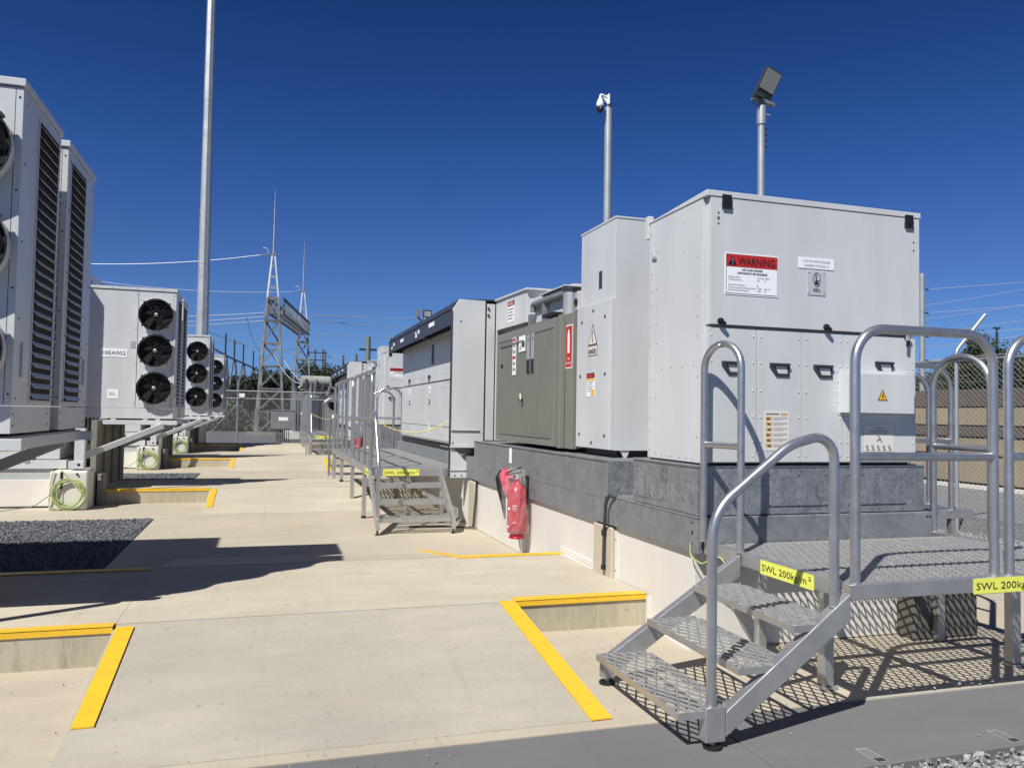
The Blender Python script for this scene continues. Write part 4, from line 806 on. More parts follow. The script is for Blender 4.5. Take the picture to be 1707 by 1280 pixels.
def bag(name, lab, cat, cx, cy, rings, k, seed, n=26):
    rnd = random.Random(seed); vs = []; ph = [rnd.uniform(0, 6.28) for _ in range(6)]
    for i, (z, rx, ry, dx, dy) in enumerate(rings):
        for j in range(n):
            a = 2 * math.pi * j / n; q = 1 + 0.09 * math.sin(3 * a + ph[0] + z * 9) + 0.06 * math.sin(7 * a + ph[1] - z * 14) + 0.05 * math.sin(11 * a + ph[2] + z * 25) + rnd.uniform(-.07, .07)
            vs.append((cx + dx + rx * math.cos(a) * q, cy + dy + ry * math.sin(a) * q, z + rnd.uniform(-.006, .006)))
    fs = [(i * n + j, i * n + (j + 1) % n, (i + 1) * n + (j + 1) % n, (i + 1) * n + j) for i in range(len(rings) - 1) for j in range(n)]
    mb = MB(); mb.add(vs, fs, k, False); return solo(mb, name, lab, cat, (cx, cy, rings[0][0]))
bag('plastic_bag', 'clear plastic bag pulled over the fire extinguisher', 'plastic bag', 2.19, 6.85, [(0.24, .104, .102, 0, 0), (0.29, .108, .108, 0, 0), (0.34, .106, .120, 0, 0), (0.39, .110, .122, 0, 0), (0.44, .106, .132, 0, 0), (0.5, .108, .138, -.005, 0), (0.56, .104, .148, -.005, 0), (0.62, .104, .15, -.01, .01), (0.66, .09, .155, -.01, .0), (0.70, .085, .16, -.01, .0), (0.74, .07, .17, -.01, -.01), (0.78, .055, .178, -.01, -.02), (0.82, .035, .18, .0, -.04)], 'plastic', 3)
bag('plastic_wrap', 'crumpled pink and black wrap sticking out over the top left of the bagged fire extinguisher', 'wrapping', 2.14, 6.95, [(0.54, .02, .03, 0, -.02), (0.62, .05, .08, 0, 0), (0.70, .06, .11, 0, .03), (0.76, .05, .10, 0, .07), (0.80, .02, .05, 0, .10)], 'pinkbag', 5)
b = MB(); b.tube([(2.10, 7.04, 0.79), (2.09, 7.05, 0.72), (2.10, 7.03, 0.62), (2.11, 6.98, 0.48), (2.11, 6.93, 0.36)], [0.012, 0.042, 0.04, 0.022, 0.008], 'black', 9, sm=False); solo(b, 'black_sleeve', 'crumpled shiny black sleeve hanging on the left of the bagged fire extinguisher', 'wrapping', (2.1, 7.0, 0.6))

# ================================================================== PLATFORMS
def mesh_sheet(mb, x0, x1, y0, y1, z, px, py, k, w_=0.006, h_=0.004, skew=0.0):
    """expanded metal: crossing strands clipped to the rectangle"""
    nx = max(1, round((x1 - x0) / (px / 2))); ny = max(1, round((y1 - y0) / (py / 2))); sx = (x1 - x0) / nx; sy = (y1 - y0) / ny
    P = lambda i, j: Vector((x0 + i * sx, y0 + j * sy, z))
    for i in range(nx):
        for j in range(ny):
            if (i + j) % 2 == 0: mb.bar(P(i, j), P(i + 1, j + 1), w_, h_, k)
            else: mb.bar(P(i + 1, j), P(i, j + 1), w_, h_, k)
def rail(parent, pts, r, name='handrail', rad=0.15, mids=()):
    q = MB(); q.tube(fillet(pts, rad, 8), r, 'alu', 14)
    for a, b in mids: q.tube([a, b], r * 0.92, 'alu', 12)
    for p in (pts[0], pts[-1]): q.cyl((p[0], p[1], p[2] - 0.001), ZU, r * 1.12, 0.006, 'alub', 14)
    return q.build(name, parent)
def rect_frame(parent, x0, x1, y0, y1, z0, z1, name, t_=0.012, k='alub', lip=0.0):
    q = MB(); q.box(x0, x1, y0, y0 + t_, z0, z1, k); q.box(x0, x1, y1 - t_, y1, z0, z1, k); q.box(x0, x0 + t_, y0 + t_, y1 - t_, z0, z1, k); q.box(x1 - t_, x1, y0 + t_, y1 - t_, z0, z1, k)
    return q, q
T = thing('access_platform', 'aluminium mesh platform with three steps and tall handrails in front of the nearest switchgear', 'access platform', (3.2, 3.3, 0))
xL, xR2, yF, yB, zD = 2.37, 4.10, 2.79, 3.885, 0.607
q = MB(); q.box(xL, xR2, yF, yF + 0.05, 0.542, zD, 'alub'); q.box(xL, xL + 0.05, yF + 0.052, yB, 0.542, zD, 'alub'); q.box(xR2 - 0.05, xR2, yF + 0.052, 4.08, 0.542, zD, 'alub'); q.box(xL + 0.052, xR2 - 0.052, yB - 0.05, yB, 0.542, zD - 0.006, 'alub')
for x in (2.95, 3.52): q.box(x, x + 0.04, yF + 0.052, yB - 0.052, 0.55, zD - 0.016, 'alub')
for yy in (3.32,): q.box(xL + 0.052, xR2 - 0.052, yy, yy + 0.04, 0.552, zD - 0.018, 'alub')
for (yy, zz) in ((2.84, 0.575), (2.90, 0.575)): rivet(q, (xL - 0.001, yy, zz), (-1, 0, 0), 0.011, 'silver', 0.01)
for (yy, zz) in ((3.60, 0.575), (3.635, 0.57)): rivet(q, (xL - 0.001, yy, zz), (-1, 0, 0), 0.010, 'silver', 0.01)
q.box(2.33, 2.37, 3.84, 3.885, 0.555, 0.63, 'alub')
q.build('deck_frame', T, bevel=0.004)
q = MB(); mesh_sheet(q, xL + 0.05, xR2 - 0.05, yF + 0.05, yB - 0.004, zD - 0.008, 0.048, 0.095, 'meshm', 0.0065, 0.010); q.build('deck_mesh', T)
for (x, yy) in ((2.636, 3.27), (3.87, 3.31)):
    q = MB(); q.box(x - 0.028, x + 0.028, yy - 0.028, yy + 0.028, 0.02, 0.548, 'alub'); q.box(x - 0.035, x + 0.045, yy - 0.04, yy + 0.04, 0.001, 0.018, 'alub'); q.build('leg', T, bevel=0.004)
for (x, yy) in ((2.636, 3.80), (3.87, 3.80)):
    q = MB(); q.box(x - 0.025, x + 0.025, yy - 0.025, yy + 0.025, 0.003, 0.542, 'alub'); q.build('leg', T, bevel=0.004)
rr = 0.0212
rail(T, [(2.42, 2.815, zD), (2.42, 2.815, 1.70), (3.185, 2.815, 1.70), (3.185, 2.815, zD)], rr, mids=[((2.42, 2.815, 1.145), (3.185, 2.815, 1.145))])
rail(T, [(3.275, 2.815, zD), (3.275, 2.815, 1.70), (4.06, 2.815, 1.70), (4.06, 2.815, zD)], rr, mids=[((3.275, 2.815, 1.145), (4.06, 2.815, 1.145))])
rail(T, [(2.315, 3.865, zD + 0.02), (2.315, 3.865, 1.70), (2.375, 3.60, 1.70), (2.375, 3.60, zD)], 0.0195, 'grab_loop', 0.16, mids=[((2.315, 3.865, 1.155), (2.375, 3.60, 1.155))])
rail(T, [(4.075, 4.04, zD), (4.075, 4.04, 1.70), (4.075, 3.62, 1.70), (4.075, 3.62, zD)], 0.0205, 'grab_loop', 0.19, mids=[((4.075, 4.04, 1.145), (4.075, 3.62, 1.145))])
def swl(parent, org, rv, wd=0.40, hh=0.075):
    q = MB(); q.plate(org, rv, ZU, wd, hh, 'signyel', 0.0015); rv = Vector(rv); o = Vector(org) + rv * wd * 0.035 + Vector((0, 0, hh * 0.27)); n = rv.cross(Vector(ZU)) * 0.0017
    for k in (0,): q.text('SWL 200kg/m', o + n, rv, ZU, hh * 0.66, 'ink', wd * 0.84); q.text('2', o + n + rv * wd * 0.875 + Vector((0, 0, hh * 0.30)), rv, ZU, hh * 0.38, 'ink', wd * 0.05)
    q.build('load_label', parent)
swl(T, (xL - 0.001, 3.415, 0.536), (0, -1, 0), 0.40, 0.068); swl(T, (3.035, yF - 0.001, 0.537), (1, 0, 0), 0.42, 0.068)
# steps
tr = [(1.56, 0.155), (1.83, 0.307), (2.085, 0.458)]; ya, yb = 2.80, 3.575
for (x, z) in tr:
    q = MB(); q.box(x, x + 0.275, ya - 0.03 + 0.0, ya - 0.022, z - 0.026, z, 'alub') if False else None
    q.box(x, x + 0.010, ya - 0.02, yb, z - 0.028, z, 'alub'); q.box(x + 0.262, x + 0.272, ya, yb - 0.05, z - 0.028, z, 'alub'); q.box(x + 0.010, x + 0.18, ya - 0.02, ya - 0.012, z - 0.028, z, 'alub'); q.box(x + 0.010, x + 0.262, yb - 0.010, yb, z - 0.028, z, 'alub')
    to = q.build('step', T)
    q = MB(); mesh_sheet(q, x + 0.008, x + 0.264, ya - 0.012, yb - 0.008, z - 0.001, 0.050, 0.095, 'meshm', 0.0068, 0.009); q.build('step_mesh', to)
def stringer(yc, hgt=0.095, w_=0.04):
    q = MB(); q.prism([(1.70, yc - w_ / 2, 0.055), (1.70, yc - w_ / 2, 0.075), (1.80, yc - w_ / 2, 0.205), (2.365, yc - w_ / 2, 0.575), (2.365, yc - w_ / 2, 0.46), (1.82, yc - w_ / 2, 0.085), (1.765, yc - w_ / 2, 0.055)], (0, w_, 0), 'alub'); q.build('stringer', T, bevel=0.004)
q = MB(); w_ = 0.05; yc = 2.80
q.prism([(1.77, yc - 0.025, 0.045), (1.77, yc - 0.025, 0.142), (2.365, yc - 0.025, 0.575), (2.365, yc - 0.025, 0.462)], (0, 0.05, 0), 'alub'); q.box(1.68, 1.768, yc - 0.026, yc + 0.026, 0.030, 0.165, 'alub')
q.build('stringer', T, bevel=0.004)
q = MB(); q.prism([(1.62, 3.58, 0.06), (1.62, 3.58, 0.13), (2.365, 3.58, 0.60), (2.365, 3.58, 0.49), (1.68, 3.58, 0.06)], (0, 0.045, 0), 'alub'); q.box(1.60, 1.66, 3.575, 3.625, 0.03, 0.12, 'alub'); q.build('stringer', T, bevel=0.004)
for (x, yy) in ((1.725, 2.80), (1.63, 3.60)):
    q = MB(); q.cyl((x, yy, 0.001), ZU, 0.038, 0.012, 'rubber_or_opening', 16); q.cyl((x, yy, 0.012), ZU, 0.012, 0.03, 'silver', 8); q.build('foot', T)
rail(T, [(1.718, 2.80, 0.16), (1.718, 2.80, 0.925), (2.08, 2.80, 1.195), (2.30, 2.80, 1.25), (2.30, 2.80, 0.52)], 0.0205, 'step_handrail', [0, 0.22, 0.25, 0.13, 0])

# ---- second (long) platform
T = thing('mesh_walkway', 'long aluminium mesh walkway with steps and yellow chain beside the canopied doors', 'access platform', (1.7, 11.5, 0))
x0, x1, y0, y1, z = 1.17, 2.085, 9.22, 14.4, 0.655
q = MB(); q.box(x0, x1, y0, y0 + 0.04, z - 0.09, z, 'alub'); q.box(x0, x1, y1 - 0.04, y1, z - 0.09, z, 'alub'); q.box(x0, x0 + 0.04, y0 + 0.04, y1 - 0.04, z - 0.09, z, 'alub'); q.box(x1 - 0.04, x1, y0 + 0.04, y1 - 0.04, z - 0.09, z, 'alub')
for yy in (10.2, 11.3, 12.3, 13.3): q.box(x0 + 0.04, x1 - 0.04, yy, yy + 0.03, z - 0.07, z - 0.012, 'alub')
q.box(x1, 2.29, y0 + 0.12, y1, z - 0.06, z, 'alub') ; q.build('deck_frame', T, bevel=0.003)
q = MB(); mesh_sheet(q, x0 + 0.04, x1 - 0.04, y0 + 0.04, y1 - 0.04, z - 0.004, 0.055, 0.10, 'meshm', 0.014, 0.006); q.build('deck_mesh', T)
for (x, yy) in ((1.2, 9.9), (1.75, 9.9), (1.2, 11.3), (1.75, 11.3), (1.2, 12.9), (1.75, 12.9), (1.2, 14.3), (2.05, 9.35)):
    zg = 0.002 if not 12 < yy < 13.6 else H + 0.002
    q = MB(); q.box(x - 0.025, x + 0.025, yy - 0.025, yy + 0.025, zg + 0.03, z - 0.09, 'alub'); q.cyl((x, yy, zg), ZU, 0.03, 0.03, 'ink', 10); q.build('leg', T)
swl(T, (1.33, y0 - 0.001, z - 0.085), (1, 0, 0), 0.42, 0.075); swl(T, (x0 - 0.001, y0 + 0.40, z - 0.09), (0, -1, 0), 0.36, 0.075)
xa, xb = 1.20, 1.98
for i, (yy, zz) in enumerate(((8.52, 0.17), (8.76, 0.33), (9.0, 0.49))):
    q = MB(); q.box(xa, xb, yy, yy + 0.012, zz - 0.045, zz, 'alub'); q.box(xa, xb, yy + 0.21, yy + 0.222, zz - 0.045, zz, 'alub'); to = q.build('step', T)
    q = MB()
    for k in range(24): q.obox((xa + 0.016 + k * 0.033, yy + 0.11, zz - 0.002), (0.012, 0.11, 0), (0.0065, -0.0006, 0), (0, 0, 0.004), 'meshm')
    q.build('step_mesh', to)
for x in (xa - 0.022, xb + 0.022):
    q = MB(); q.prism([(x - 0.018, 8.46, 0.05), (x - 0.018, 8.46, 0.17), (x - 0.018, 9.215, 0.655), (x - 0.018, 9.215, 0.54), (x - 0.018, 8.56, 0.08)], (0.036, 0, 0), 'alub'); q.build('stringer', T, bevel=0.003)
    q = MB(); q.cyl((x, 8.50, 0.002), ZU, 0.012, 0.06, 'ink', 8); q.cyl((x, 8.50, 0.001), ZU, 0.028, 0.008, 'ink', 10); q.build('foot', T)
r_ = 0.021
rail(T, [(1.178, 8.50, 0.15), (1.178, 8.50, 0.75), (1.178, 8.85, 1.27), (1.178, 9.2, 1.33), (1.178, 9.2, 0.62)], r_, 'step_handrail', [0, .25, .2, .12, 0])
ys = [(9.26, 10.9), (11.0, 13.9)]
rail(T, [(1.19, 9.27, z), (1.19, 9.27, 1.78), (1.19, 11.15, 1.78), (1.19, 11.15, z)], r_, rad=0.16, mids=[((1.19, 9.27, 1.22), (1.19, 11.15, 1.22)), ((1.19, 9.9, 1.78), (1.19, 9.9, z)), ((1.19, 10.52, 1.78), (1.19, 10.52, z))])
rail(T, [(1.19, 11.35, z), (1.19, 11.35, 1.78), (1.19, 14.3, 1.78), (1.19, 14.3, z)], r_, rad=0.16, mids=[((1.19, 11.35, 1.22), (1.19, 14.3, 1.22)), ((1.19, 12.1, 1.78), (1.19, 12.1, z)), ((1.19, 12.85, 1.78), (1.19, 12.85, z)), ((1.19, 13.6, 1.78), (1.19, 13.6, z))])
rail(T, [(1.93, 14.33, z), (1.93, 14.33, 1.74), (2.38, 14.33, 1.74), (2.38, 14.33, z)], r_, 'grab_loop', 0.2, mids=[((1.93, 14.33, 1.2), (2.38, 14.33, 1.2))]); rail(T, [(1.90, 14.9, 0.5), (1.90, 14.9, 1.70), (2.32, 14.9, 1.70), (2.32, 14.9, 0.5)], r_, 'grab_loop', 0.2)
# far steps
for i, (yy, zz) in enumerate(((14.45, 0.49), (14.7, 0.33), (14.95, 0.17))):
    q = MB(); q.box(xa, xb, yy, yy + 0.22, zz - 0.035, zz, 'alub'); q.build('step', T)
rail(T, [(1.178, 15.2, 0.1), (1.178, 15.2, 0.75), (1.178, 14.9, 1.2), (1.178, 14.45, 1.3), (1.178, 14.45, 0.62)], r_, 'step_handrail', [0, .2, .2, .12, 0])
copy_tree(T, (0, 12.6, 0), 'farthest aluminium mesh walkway with steps, beside the far mesh fence')
# yellow chains
def chain(p, q_, sag, lab, n=46, r=0.004, knots=False):
    p, q_ = Vector(p), Vector(q_); mb = MB(); pts = [p.lerp(q_, i / n) + Vector((0, 0, -sag * 4 * (i / n) * (1 - i / n))) for i in range(n + 1)]
    for i in range(n):
        a, b = pts[i], pts[i + 1]; c = (a + b) / 2; u = (b - a) * 0.66; v = (u.cross(Vector((0, 0, 1))).normalized() if i % 2 else Vector((0, 0, 1))) * r * 2.2
        mb.tube([c + u * math.cos(t) * 0.95 + v * math.sin(t) for t in [k * math.pi / 4 for k in range(8)]], r, 'chain', 5, True)
    if knots:
        for k in range(5): mb.tube([p + Vector((0.03 * math.cos(t + k), 0.02 * math.sin(t * 2), 0.03 * math.sin(t) - 0.01 * k)) for t in [j * math.pi / 5 for j in range(10)]], r, 'chain', 5, True)
    return solo(mb, 'plastic_chain', lab, 'chain', p, 'yellow plastic chains')
chain((1.20, 9.26, 1.24), (2.09, 9.20, 1.22), 0.16, 'yellow plastic chain hanging across the top of the mesh walkway steps', 30, knots=True)
chain((1.20, 11.4, 1.24), (1.20, 9.3, 1.25), 0.05, 'yellow plastic chain looped along the middle rail of the mesh walkway', 60, 0.005)

# ================================================================== SMALL REAR PLATFORM (right of the switchgear)
T = thing('rear_platform', 'small aluminium platform with double handrails behind the steel skid, near the mesh fence', 'access platform', (4.9, 5.4, 0))
q = MB(); q.box(4.0, 5.42, 4.97, 5.02, 0.54, 0.607, 'alub'); q.box(4.0, 5.36, 5.86, 5.90, 0.54, 0.607, 'alub'); q.box(5.36, 5.42, 5.03, 5.90, 0.54, 0.607, 'alub'); q.build('deck_frame', T, bevel=0.004)
q = MB(); mesh_sheet(q, 4.0, 5.36, 5.03, 5.86, 0.602, 0.055, 0.1, 'alu', 0.006, 0.004); q.build('deck_mesh', T)
for (x, yy) in ((5.22, 5.0), (5.3, 5.8), (4.2, 5.8)):
    q = MB(); q.box(x - 0.022, x + 0.022, yy - 0.022, yy + 0.022, 0.003, 0.54, 'alub'); q.build('leg', T)
rail(T, [(4.1, 5.0, 0.607), (4.1, 5.0, 1.74), (5.22, 5.0, 1.74), (5.22, 5.0, 0.607)], 0.021, rad=0.2, mids=[((4.1, 5.0, 1.15), (5.22, 5.0, 1.15))])
rail(T, [(4.1, 5.83, 0.607), (4.1, 5.83, 1.72), (5.40, 5.4, 1.72), (5.40, 5.4, 0.607)], 0.021, rad=0.2)

chain((1.20, 21.86, 1.24), (2.09, 21.80, 1.22), 0.14, 'yellow plastic chain across the farthest walkway steps, near the dark kiosk', 26)
# ================================================================== POLES AND LAMPS
def AT(px, D):
    k = (px - 853.5) / 1323.2; return (D * (math.sin(YAW) + k * math.cos(YAW)), D * (math.cos(YAW) - k * math.sin(YAW)))
def ZY(px, py, D): return 1.3 + (684 + (px - 441) * 0.0169 - py) / 1323.2 * D
T = thing('lightning_mast', 'very tall tapered galvanised pole rising out of the top of the photo on the left', 'tall pole', (-1.98, 27.5, 0))
q = MB(); q.tube([(-1.98, 27.5, H), (-2.0, 27.5, 6.2)], [0.21, 0.175], 'pole', 8, sm=False); q.tube([(-2.0, 27.5, 6.0), (-2.02, 27.5, 11.6)], [0.182, 0.15], 'pole', 8, sm=False); q.tube([(-2.02, 27.5, 11.4), (-2.05, 27.5, 24)], [0.157, 0.09], 'pole', 8, sm=False); q.build('pole_shaft', T)
q = MB(); q.box(-2.3, -1.66, 27.2, 27.8, H - 0.02, H + 0.03, 'galvd'); q.build('base_plate', T)
# camera pole
cx, cy = 3.56, 8.0
T = thing('camera_pole', 'galvanised pole with a white dome camera at its top, behind the tall white cabinet', 'camera pole', (cx, cy, 0))
q = MB(); q.cyl((cx, cy, 0), ZU, 0.043, 4.72, 'pole', 18); q.cyl((cx, cy, 4.72), ZU, 0.03, 0.06, 'galvd', 12); q.build('pole_shaft', T)
L = Vector((-0.95, -0.1, 0)).normalized()
q = MB(); q.obox((cx - 0.02, cy - 0.03, 4.80), L * 0.006 , (0, 0.035, 0), (0, 0, 0.055), 'signw'); q.tube(fillet([(cx - 0.02, cy - 0.03, 4.82), (cx - 0.118, cy - 0.04, 4.845), (cx - 0.12, cy - 0.04, 4.79)], 0.025), 0.013, 'signw', 10); q.prism([(cx - 0.025, cy - 0.035, 4.85), (cx - 0.025, cy - 0.035, 4.75), (cx - 0.10, cy - 0.04, 4.825)], (0, 0.015, 0), 'signw'); q.build('bracket', T)
q = MB(); q.lathe((cx - 0.12, cy - 0.04, 4.70), [(0.034, 0), (0.041, 0.014), (0.039, 0.045), (0.024, 0.085), (0.014, 0.10)], 'signw', 20); ho = q.build('camera_housing', T)
q = MB(); q.lathe((cx - 0.12, cy - 0.04, 4.63), [(0.005, 0), (0.022, 0.007), (0.034, 0.03), (0.038, 0.055), (0.038, 0.072)], 'black', 20); q.cyl((cx - 0.13, cy - 0.072, 4.68), (-0.2, -1, 0), 0.010, 0.008, 'glass', 10); q.build('camera_dome', ho)
# flood light
cx, cy = 5.53, 8.0
T = thing('floodlight_pole', 'galvanised pole with a tilted floodlight, behind the nearest switchgear cabinet', 'floodlight', (cx, cy, 0))
q = MB(); q.cyl((cx, cy, 0), ZU, 0.043, 4.86, 'pole', 16); q.cyl((cx, cy, 4.78), ZU, 0.055, 0.22, 'pole', 16); q.cyl((cx + 0.05, cy - 0.02, 4.9), XR, 0.012, 0.05, 'silver', 8)
for i in range(4): q.cyl((cx + 0.030, cy - 0.025, 4.72 - 0.07 * i), (0.5, -1, 0), 0.012, 0.025, 'ink', 8)
q.build('pole_shaft', T)
q = MB(); q.bar((cx - 0.13, cy - 0.02, 5.075), (cx + 0.16, cy, 5.035), 0.07, 0.035, 'galvd'); q.obox((cx - 0.08, cy - 0.05, 5.10), (0.055, 0, -0.008), (0, 0.04, 0), (0, 0, 0.022), 'dark'); q.cyl((cx, cy, 5.0), ZU, 0.03, 0.06, 'galvd', 12)
q.tube([(cx - 0.14, cy - .05, 5.08), (cx - 0.145, cy - .05, 5.01), (cx - 0.10, cy - .05, 4.985), (cx - 0.06, cy - .05, 5.01), (cx - 0.045, cy - .05, 5.05)], 0.005, 'ink', 6); q.build('crossarm', T)
n = Vector((0.02, -0.93, -0.34)).normalized(); rv = Vector((0, 0, 1)).cross(n).normalized() ; upv = n.cross(rv); upv = (upv * 0.97 + rv * 0.30).normalized(); rv = upv.cross(n).normalized()
c0 = Vector((cx + 0.075, cy - 0.05, 5.265))
q = MB(); q.obox(c0 - n * 0.03, rv * 0.118, upv * 0.165, n * 0.028, 'dark'); 
for i in range(7): q.obox(c0 - n * 0.072 + upv * (-0.10 + i * 0.035), rv * 0.08, upv * 0.004, n * 0.016, 'dark')
lo = q.build('lamp_head', T, bevel=0.006)
q = MB(); q.obox(c0 + n * 0.001 + upv * 0.03, rv * 0.103, upv * 0.118, n * 0.003, 'glass'); q.build('lamp_glass', lo)
q = MB(); q.bar(c0 + rv * 0.101 - n * 0.02, c0 + rv * 0.101 - upv * 0.175 - n * 0.02, 0.022, 0.005, 'ink'); q.bar(c0 - rv * 0.101 - n * 0.02, c0 - rv * 0.101 - upv * 0.175 - n * 0.02, 0.022, 0.005, 'ink'); q.bar(c0 + rv * 0.10 - upv * 0.175 - n * .02, c0 - rv * 0.10 - upv * 0.175 - n * .02, 0.022, 0.005, 'ink'); q.build('lamp_yoke', T)
# far twin floodlight
x, yy = AT(706, 24)
T = thing('floodlight_pole', 'distant pole with two small floodlights, above the charcoal canopy', 'floodlight', (x, yy, 0))
q = MB(); q.cyl((x, yy, 0), ZU, 0.06, ZY(706, 528, 24), 'pole', 12); q.bar((x - 0.22, yy, 4.2), (x, yy, 3.95), 0.05, 0.05, 'galvd'); q.bar((x + 0.02, yy, 4.0), (x + 0.1, yy, 4.2), 0.05, 0.05, 'galvd'); q.build('pole_shaft', T)
q = MB(); q.box(x - 0.06, x + 0.20, yy - 0.06, yy + 0.02, 4.20, 4.42, 'dark'); q.box(x - 0.03, x + 0.17, yy - 0.066, yy - 0.0605, 4.23, 4.38, 'glass'); q.build('lamp_head', T)
q = MB(); q.box(x - 0.27, x - 0.17, yy - 0.15, yy + 0.05, 4.20, 4.44, 'galvd'); q.build('lamp_head', T)

# ================================================================== LATTICE TOWERS
def lattice(mb, b, t, n, w_=0.09, k='tower', diag=True):
    """b, t: four corners (x,y,z) bottom/top; n panels"""
    b = [Vector(p) for p in b]; t = [Vector(p) for p in t]
    for i in range(4): mb.angle(b[i], t[i], w_, 0.02, k, (0.3, 1, 0))
    for j in range(n + 1):
        f = j / n
        for i in range(4):
            p, q_ = b[i].lerp(t[i], f), b[(i + 1) % 4].lerp(t[(i + 1) % 4], f)
            if j: mb.bar(p, q_, 0.02, w_ * 0.75, k)
            if diag and j < n:
                g_ = (j + 1) / n; p2, q2 = b[i].lerp(t[i], g_), b[(i + 1) % 4].lerp(t[(i + 1) % 4], g_)
                mb.bar(p, q2, 0.02, w_ * 0.75, k) if i % 2 == 0 else mb.bar(q_, p2, 0.02, w_ * 0.6, k)
def tower(x, y, lab):
    T = thing('lattice_tower', lab, 'lattice tower', (x, y, 0), 'lattice towers carrying the gantry beam')
    wb = [(x - 0.02, y - 0.32, 7.4), (x + 0.56, y - 0.36, 7.4), (x + 0.58, y + 0.36, 7.4), (x + 0.02, y + 0.32, 7.4)]
    q = MB(); lattice(q, [(x - 0.48, y - 0.6, 0), (x + 1.02, y - 0.7, 0), (x + 1.10, y + 0.7, 0), (x - 0.38, y + 0.6, 0)], wb, 6, 0.12); q.build('tower_body', T)
    q = MB(); lattice(q, wb, [(x + 0.18, y - 0.07, 9.75), (x + 0.32, y - 0.07, 9.75), (x + 0.32, y + 0.07, 9.75), (x + 0.18, y + 0.07, 9.75)], 4, 0.08, 'pole', False); q.box(x - 0.02, x + 0.5, y - 0.1, y + 0.1, 9.75, 9.81, 'galvd'); q.build('tower_peak', T)
    q = MB(); q.tube([(x + 0.25, y, 9.8), (x + 0.25, y, 11.6), (x + 0.25, y, 13.35)], [0.055, 0.04, 0.012], 'pole', 8); q.build('lightning_rod', T)
    q = MB(); q.box(x - 0.9, x + 1.4, y - 1.1, y + 1.1, -0.02, 0.12, 'concg'); q.build('footing_or_shade_strip', T)
    q = MB(); q.tube([(x + 0.0, y, 9.85), (x - 0.12, y - .1, 10.1), (x - 0.3, y - .1, 10.12)], 0.02, 'signw', 6); q.tube([(x + 0.0, y, 9.8), (x - 0.45, y - .1, 9.72)], 0.025, 'silver', 6); q.build('insulator_string', T)
    return T
tower(0.0, 45, 'nearer lattice tower with a tall thin rod on top'); tower(2.16, 58, 'farther and smaller-looking lattice tower, right end of the gantry beam')
p0, p1 = Vector((0.45, 45.3, 7.05)), Vector((2.50, 57.7, 7.1)); q = MB(); u = (p1 - p0).normalized(); s_ = Vector((u.y, -u.x, 0))
for a in (-1, 1):
    for zz in (-0.42, 0.42): q.bar(p0 + s_ * a * 0.38 + Vector((0, 0, zz)), p1 + s_ * a * 0.38 + Vector((0, 0, zz)), 0.09, 0.09, 'tower')
    for i in range(24):
        p = p0.lerp(p1, i / 23) + s_ * a * 0.38; q.bar(p - Vector((0, 0, 0.4)), p + Vector((0, 0, 0.4)), 0.04, 0.05, 'tower', s_)
for i in range(29):
    q.bar(p0.lerp(p1, i / 29) + s_ * 0.38 * (-1) ** i - Vector((0, 0, .42)), p0.lerp(p1, (i + 1) / 29) - s_ * 0.38 * (-1) ** i - Vector((0, 0, .42)), 0.05, 0.03, 'tower')
solo(q, 'gantry_beam', 'steel truss beam spanning between the two lattice towers', 'beam', (1.4, 51, 6.9))

# ================================================================== SWITCHYARD
row = [(374, 556, 50), (389, 566, 54.5), (404, 575, 59), (421, 585, 64), (432, 593, 70)]
for i, (px, py, D) in enumerate(row):
    x, yy = AT(px, D); zt = ZY(px, py, D); T = thing('a_frame_mast', 'slanted pole pair with a thin spike on top, %s from the left' % ['first', 'second', 'third', 'fourth', 'fifth'][i], 'mast', (x, yy, 0), 'A-frame masts in the switchyard')
    zb = zt - 1.35; q = MB(); q.cyl((x, yy, zb), ZU, 0.06, zt - zb, 'dark', 6); q.build('spike', T)
    for s_ in (-1, 1): q = MB(); q.tube([(x + s_ * 0.06, yy, zb), (x + s_ * 0.5, yy + s_ * .5, 0)], 0.075, 'tower', 6); q.build('leg', T)
pts = [Vector((*AT(px, D), ZY(px, py, D) - 1.35)) for px, py, D in row]; pts.insert(0, Vector((*AT(345, 44), pts[0].z + 0.1)))
q = MB(); q.tube(pts, 0.07, 'pole', 8); solo(q, 'busbar', 'long grey tube lying across the tops of the slanted poles', 'busbar', pts[2])
# power transformer beyond the fence
D = 37; X0, Y0 = AT(490, D); X1 = X0 + 1.15
T = thing('power_transformer', 'large dark grey power transformer with a pale horizontal tank, beyond the mesh fence', 'transformer', (X0 + 0.8, Y0 + 0.8, 0))
q = MB(); q.box(X0, X1, Y0, Y0 + 1.6, 0.35, 2.05, 'galvd'); q.box(X1 + 0.05, X1 + 0.3, Y0 + 0.1, Y0 + 1.6, 0.4, 2.0, 'dark')
for i in range(9): q.box(X0 + 0.06 + i * 0.12, X0 + 0.12 + i * 0.12, Y0 - 0.10, Y0 - 0.001, 0.5, 1.95, 'dark' if i > 5 else 'galvd')
q.build('tank', T)
q = MB(); q.box(X1 + 0.35, X1 + 1.15, Y0 - 0.2, Y0 + 0.8, 0.4, 1.75, 'green'); q.cyl((X1 + 0.75, Y0 - 0.2, 1.75), YR, 0.40, 1.0, 'green', 20); q.build('radiator', T)
q = MB(); q.cyl((X0 + 0.35, Y0 + 0.5, 2.70), (1, 0.2, 0), 0.29, 1.35, 'oldtank', 20); q.box(X0 + 0.45, X0 + 0.55, Y0 + 0.5, Y0 + 0.6, 2.0, 2.5, 'galvd'); q.box(X0 + 1.35, X0 + 1.45, Y0 + 0.7, Y0 + 0.8, 2.0, 2.5, 'galvd'); q.build('oil_tank', T)
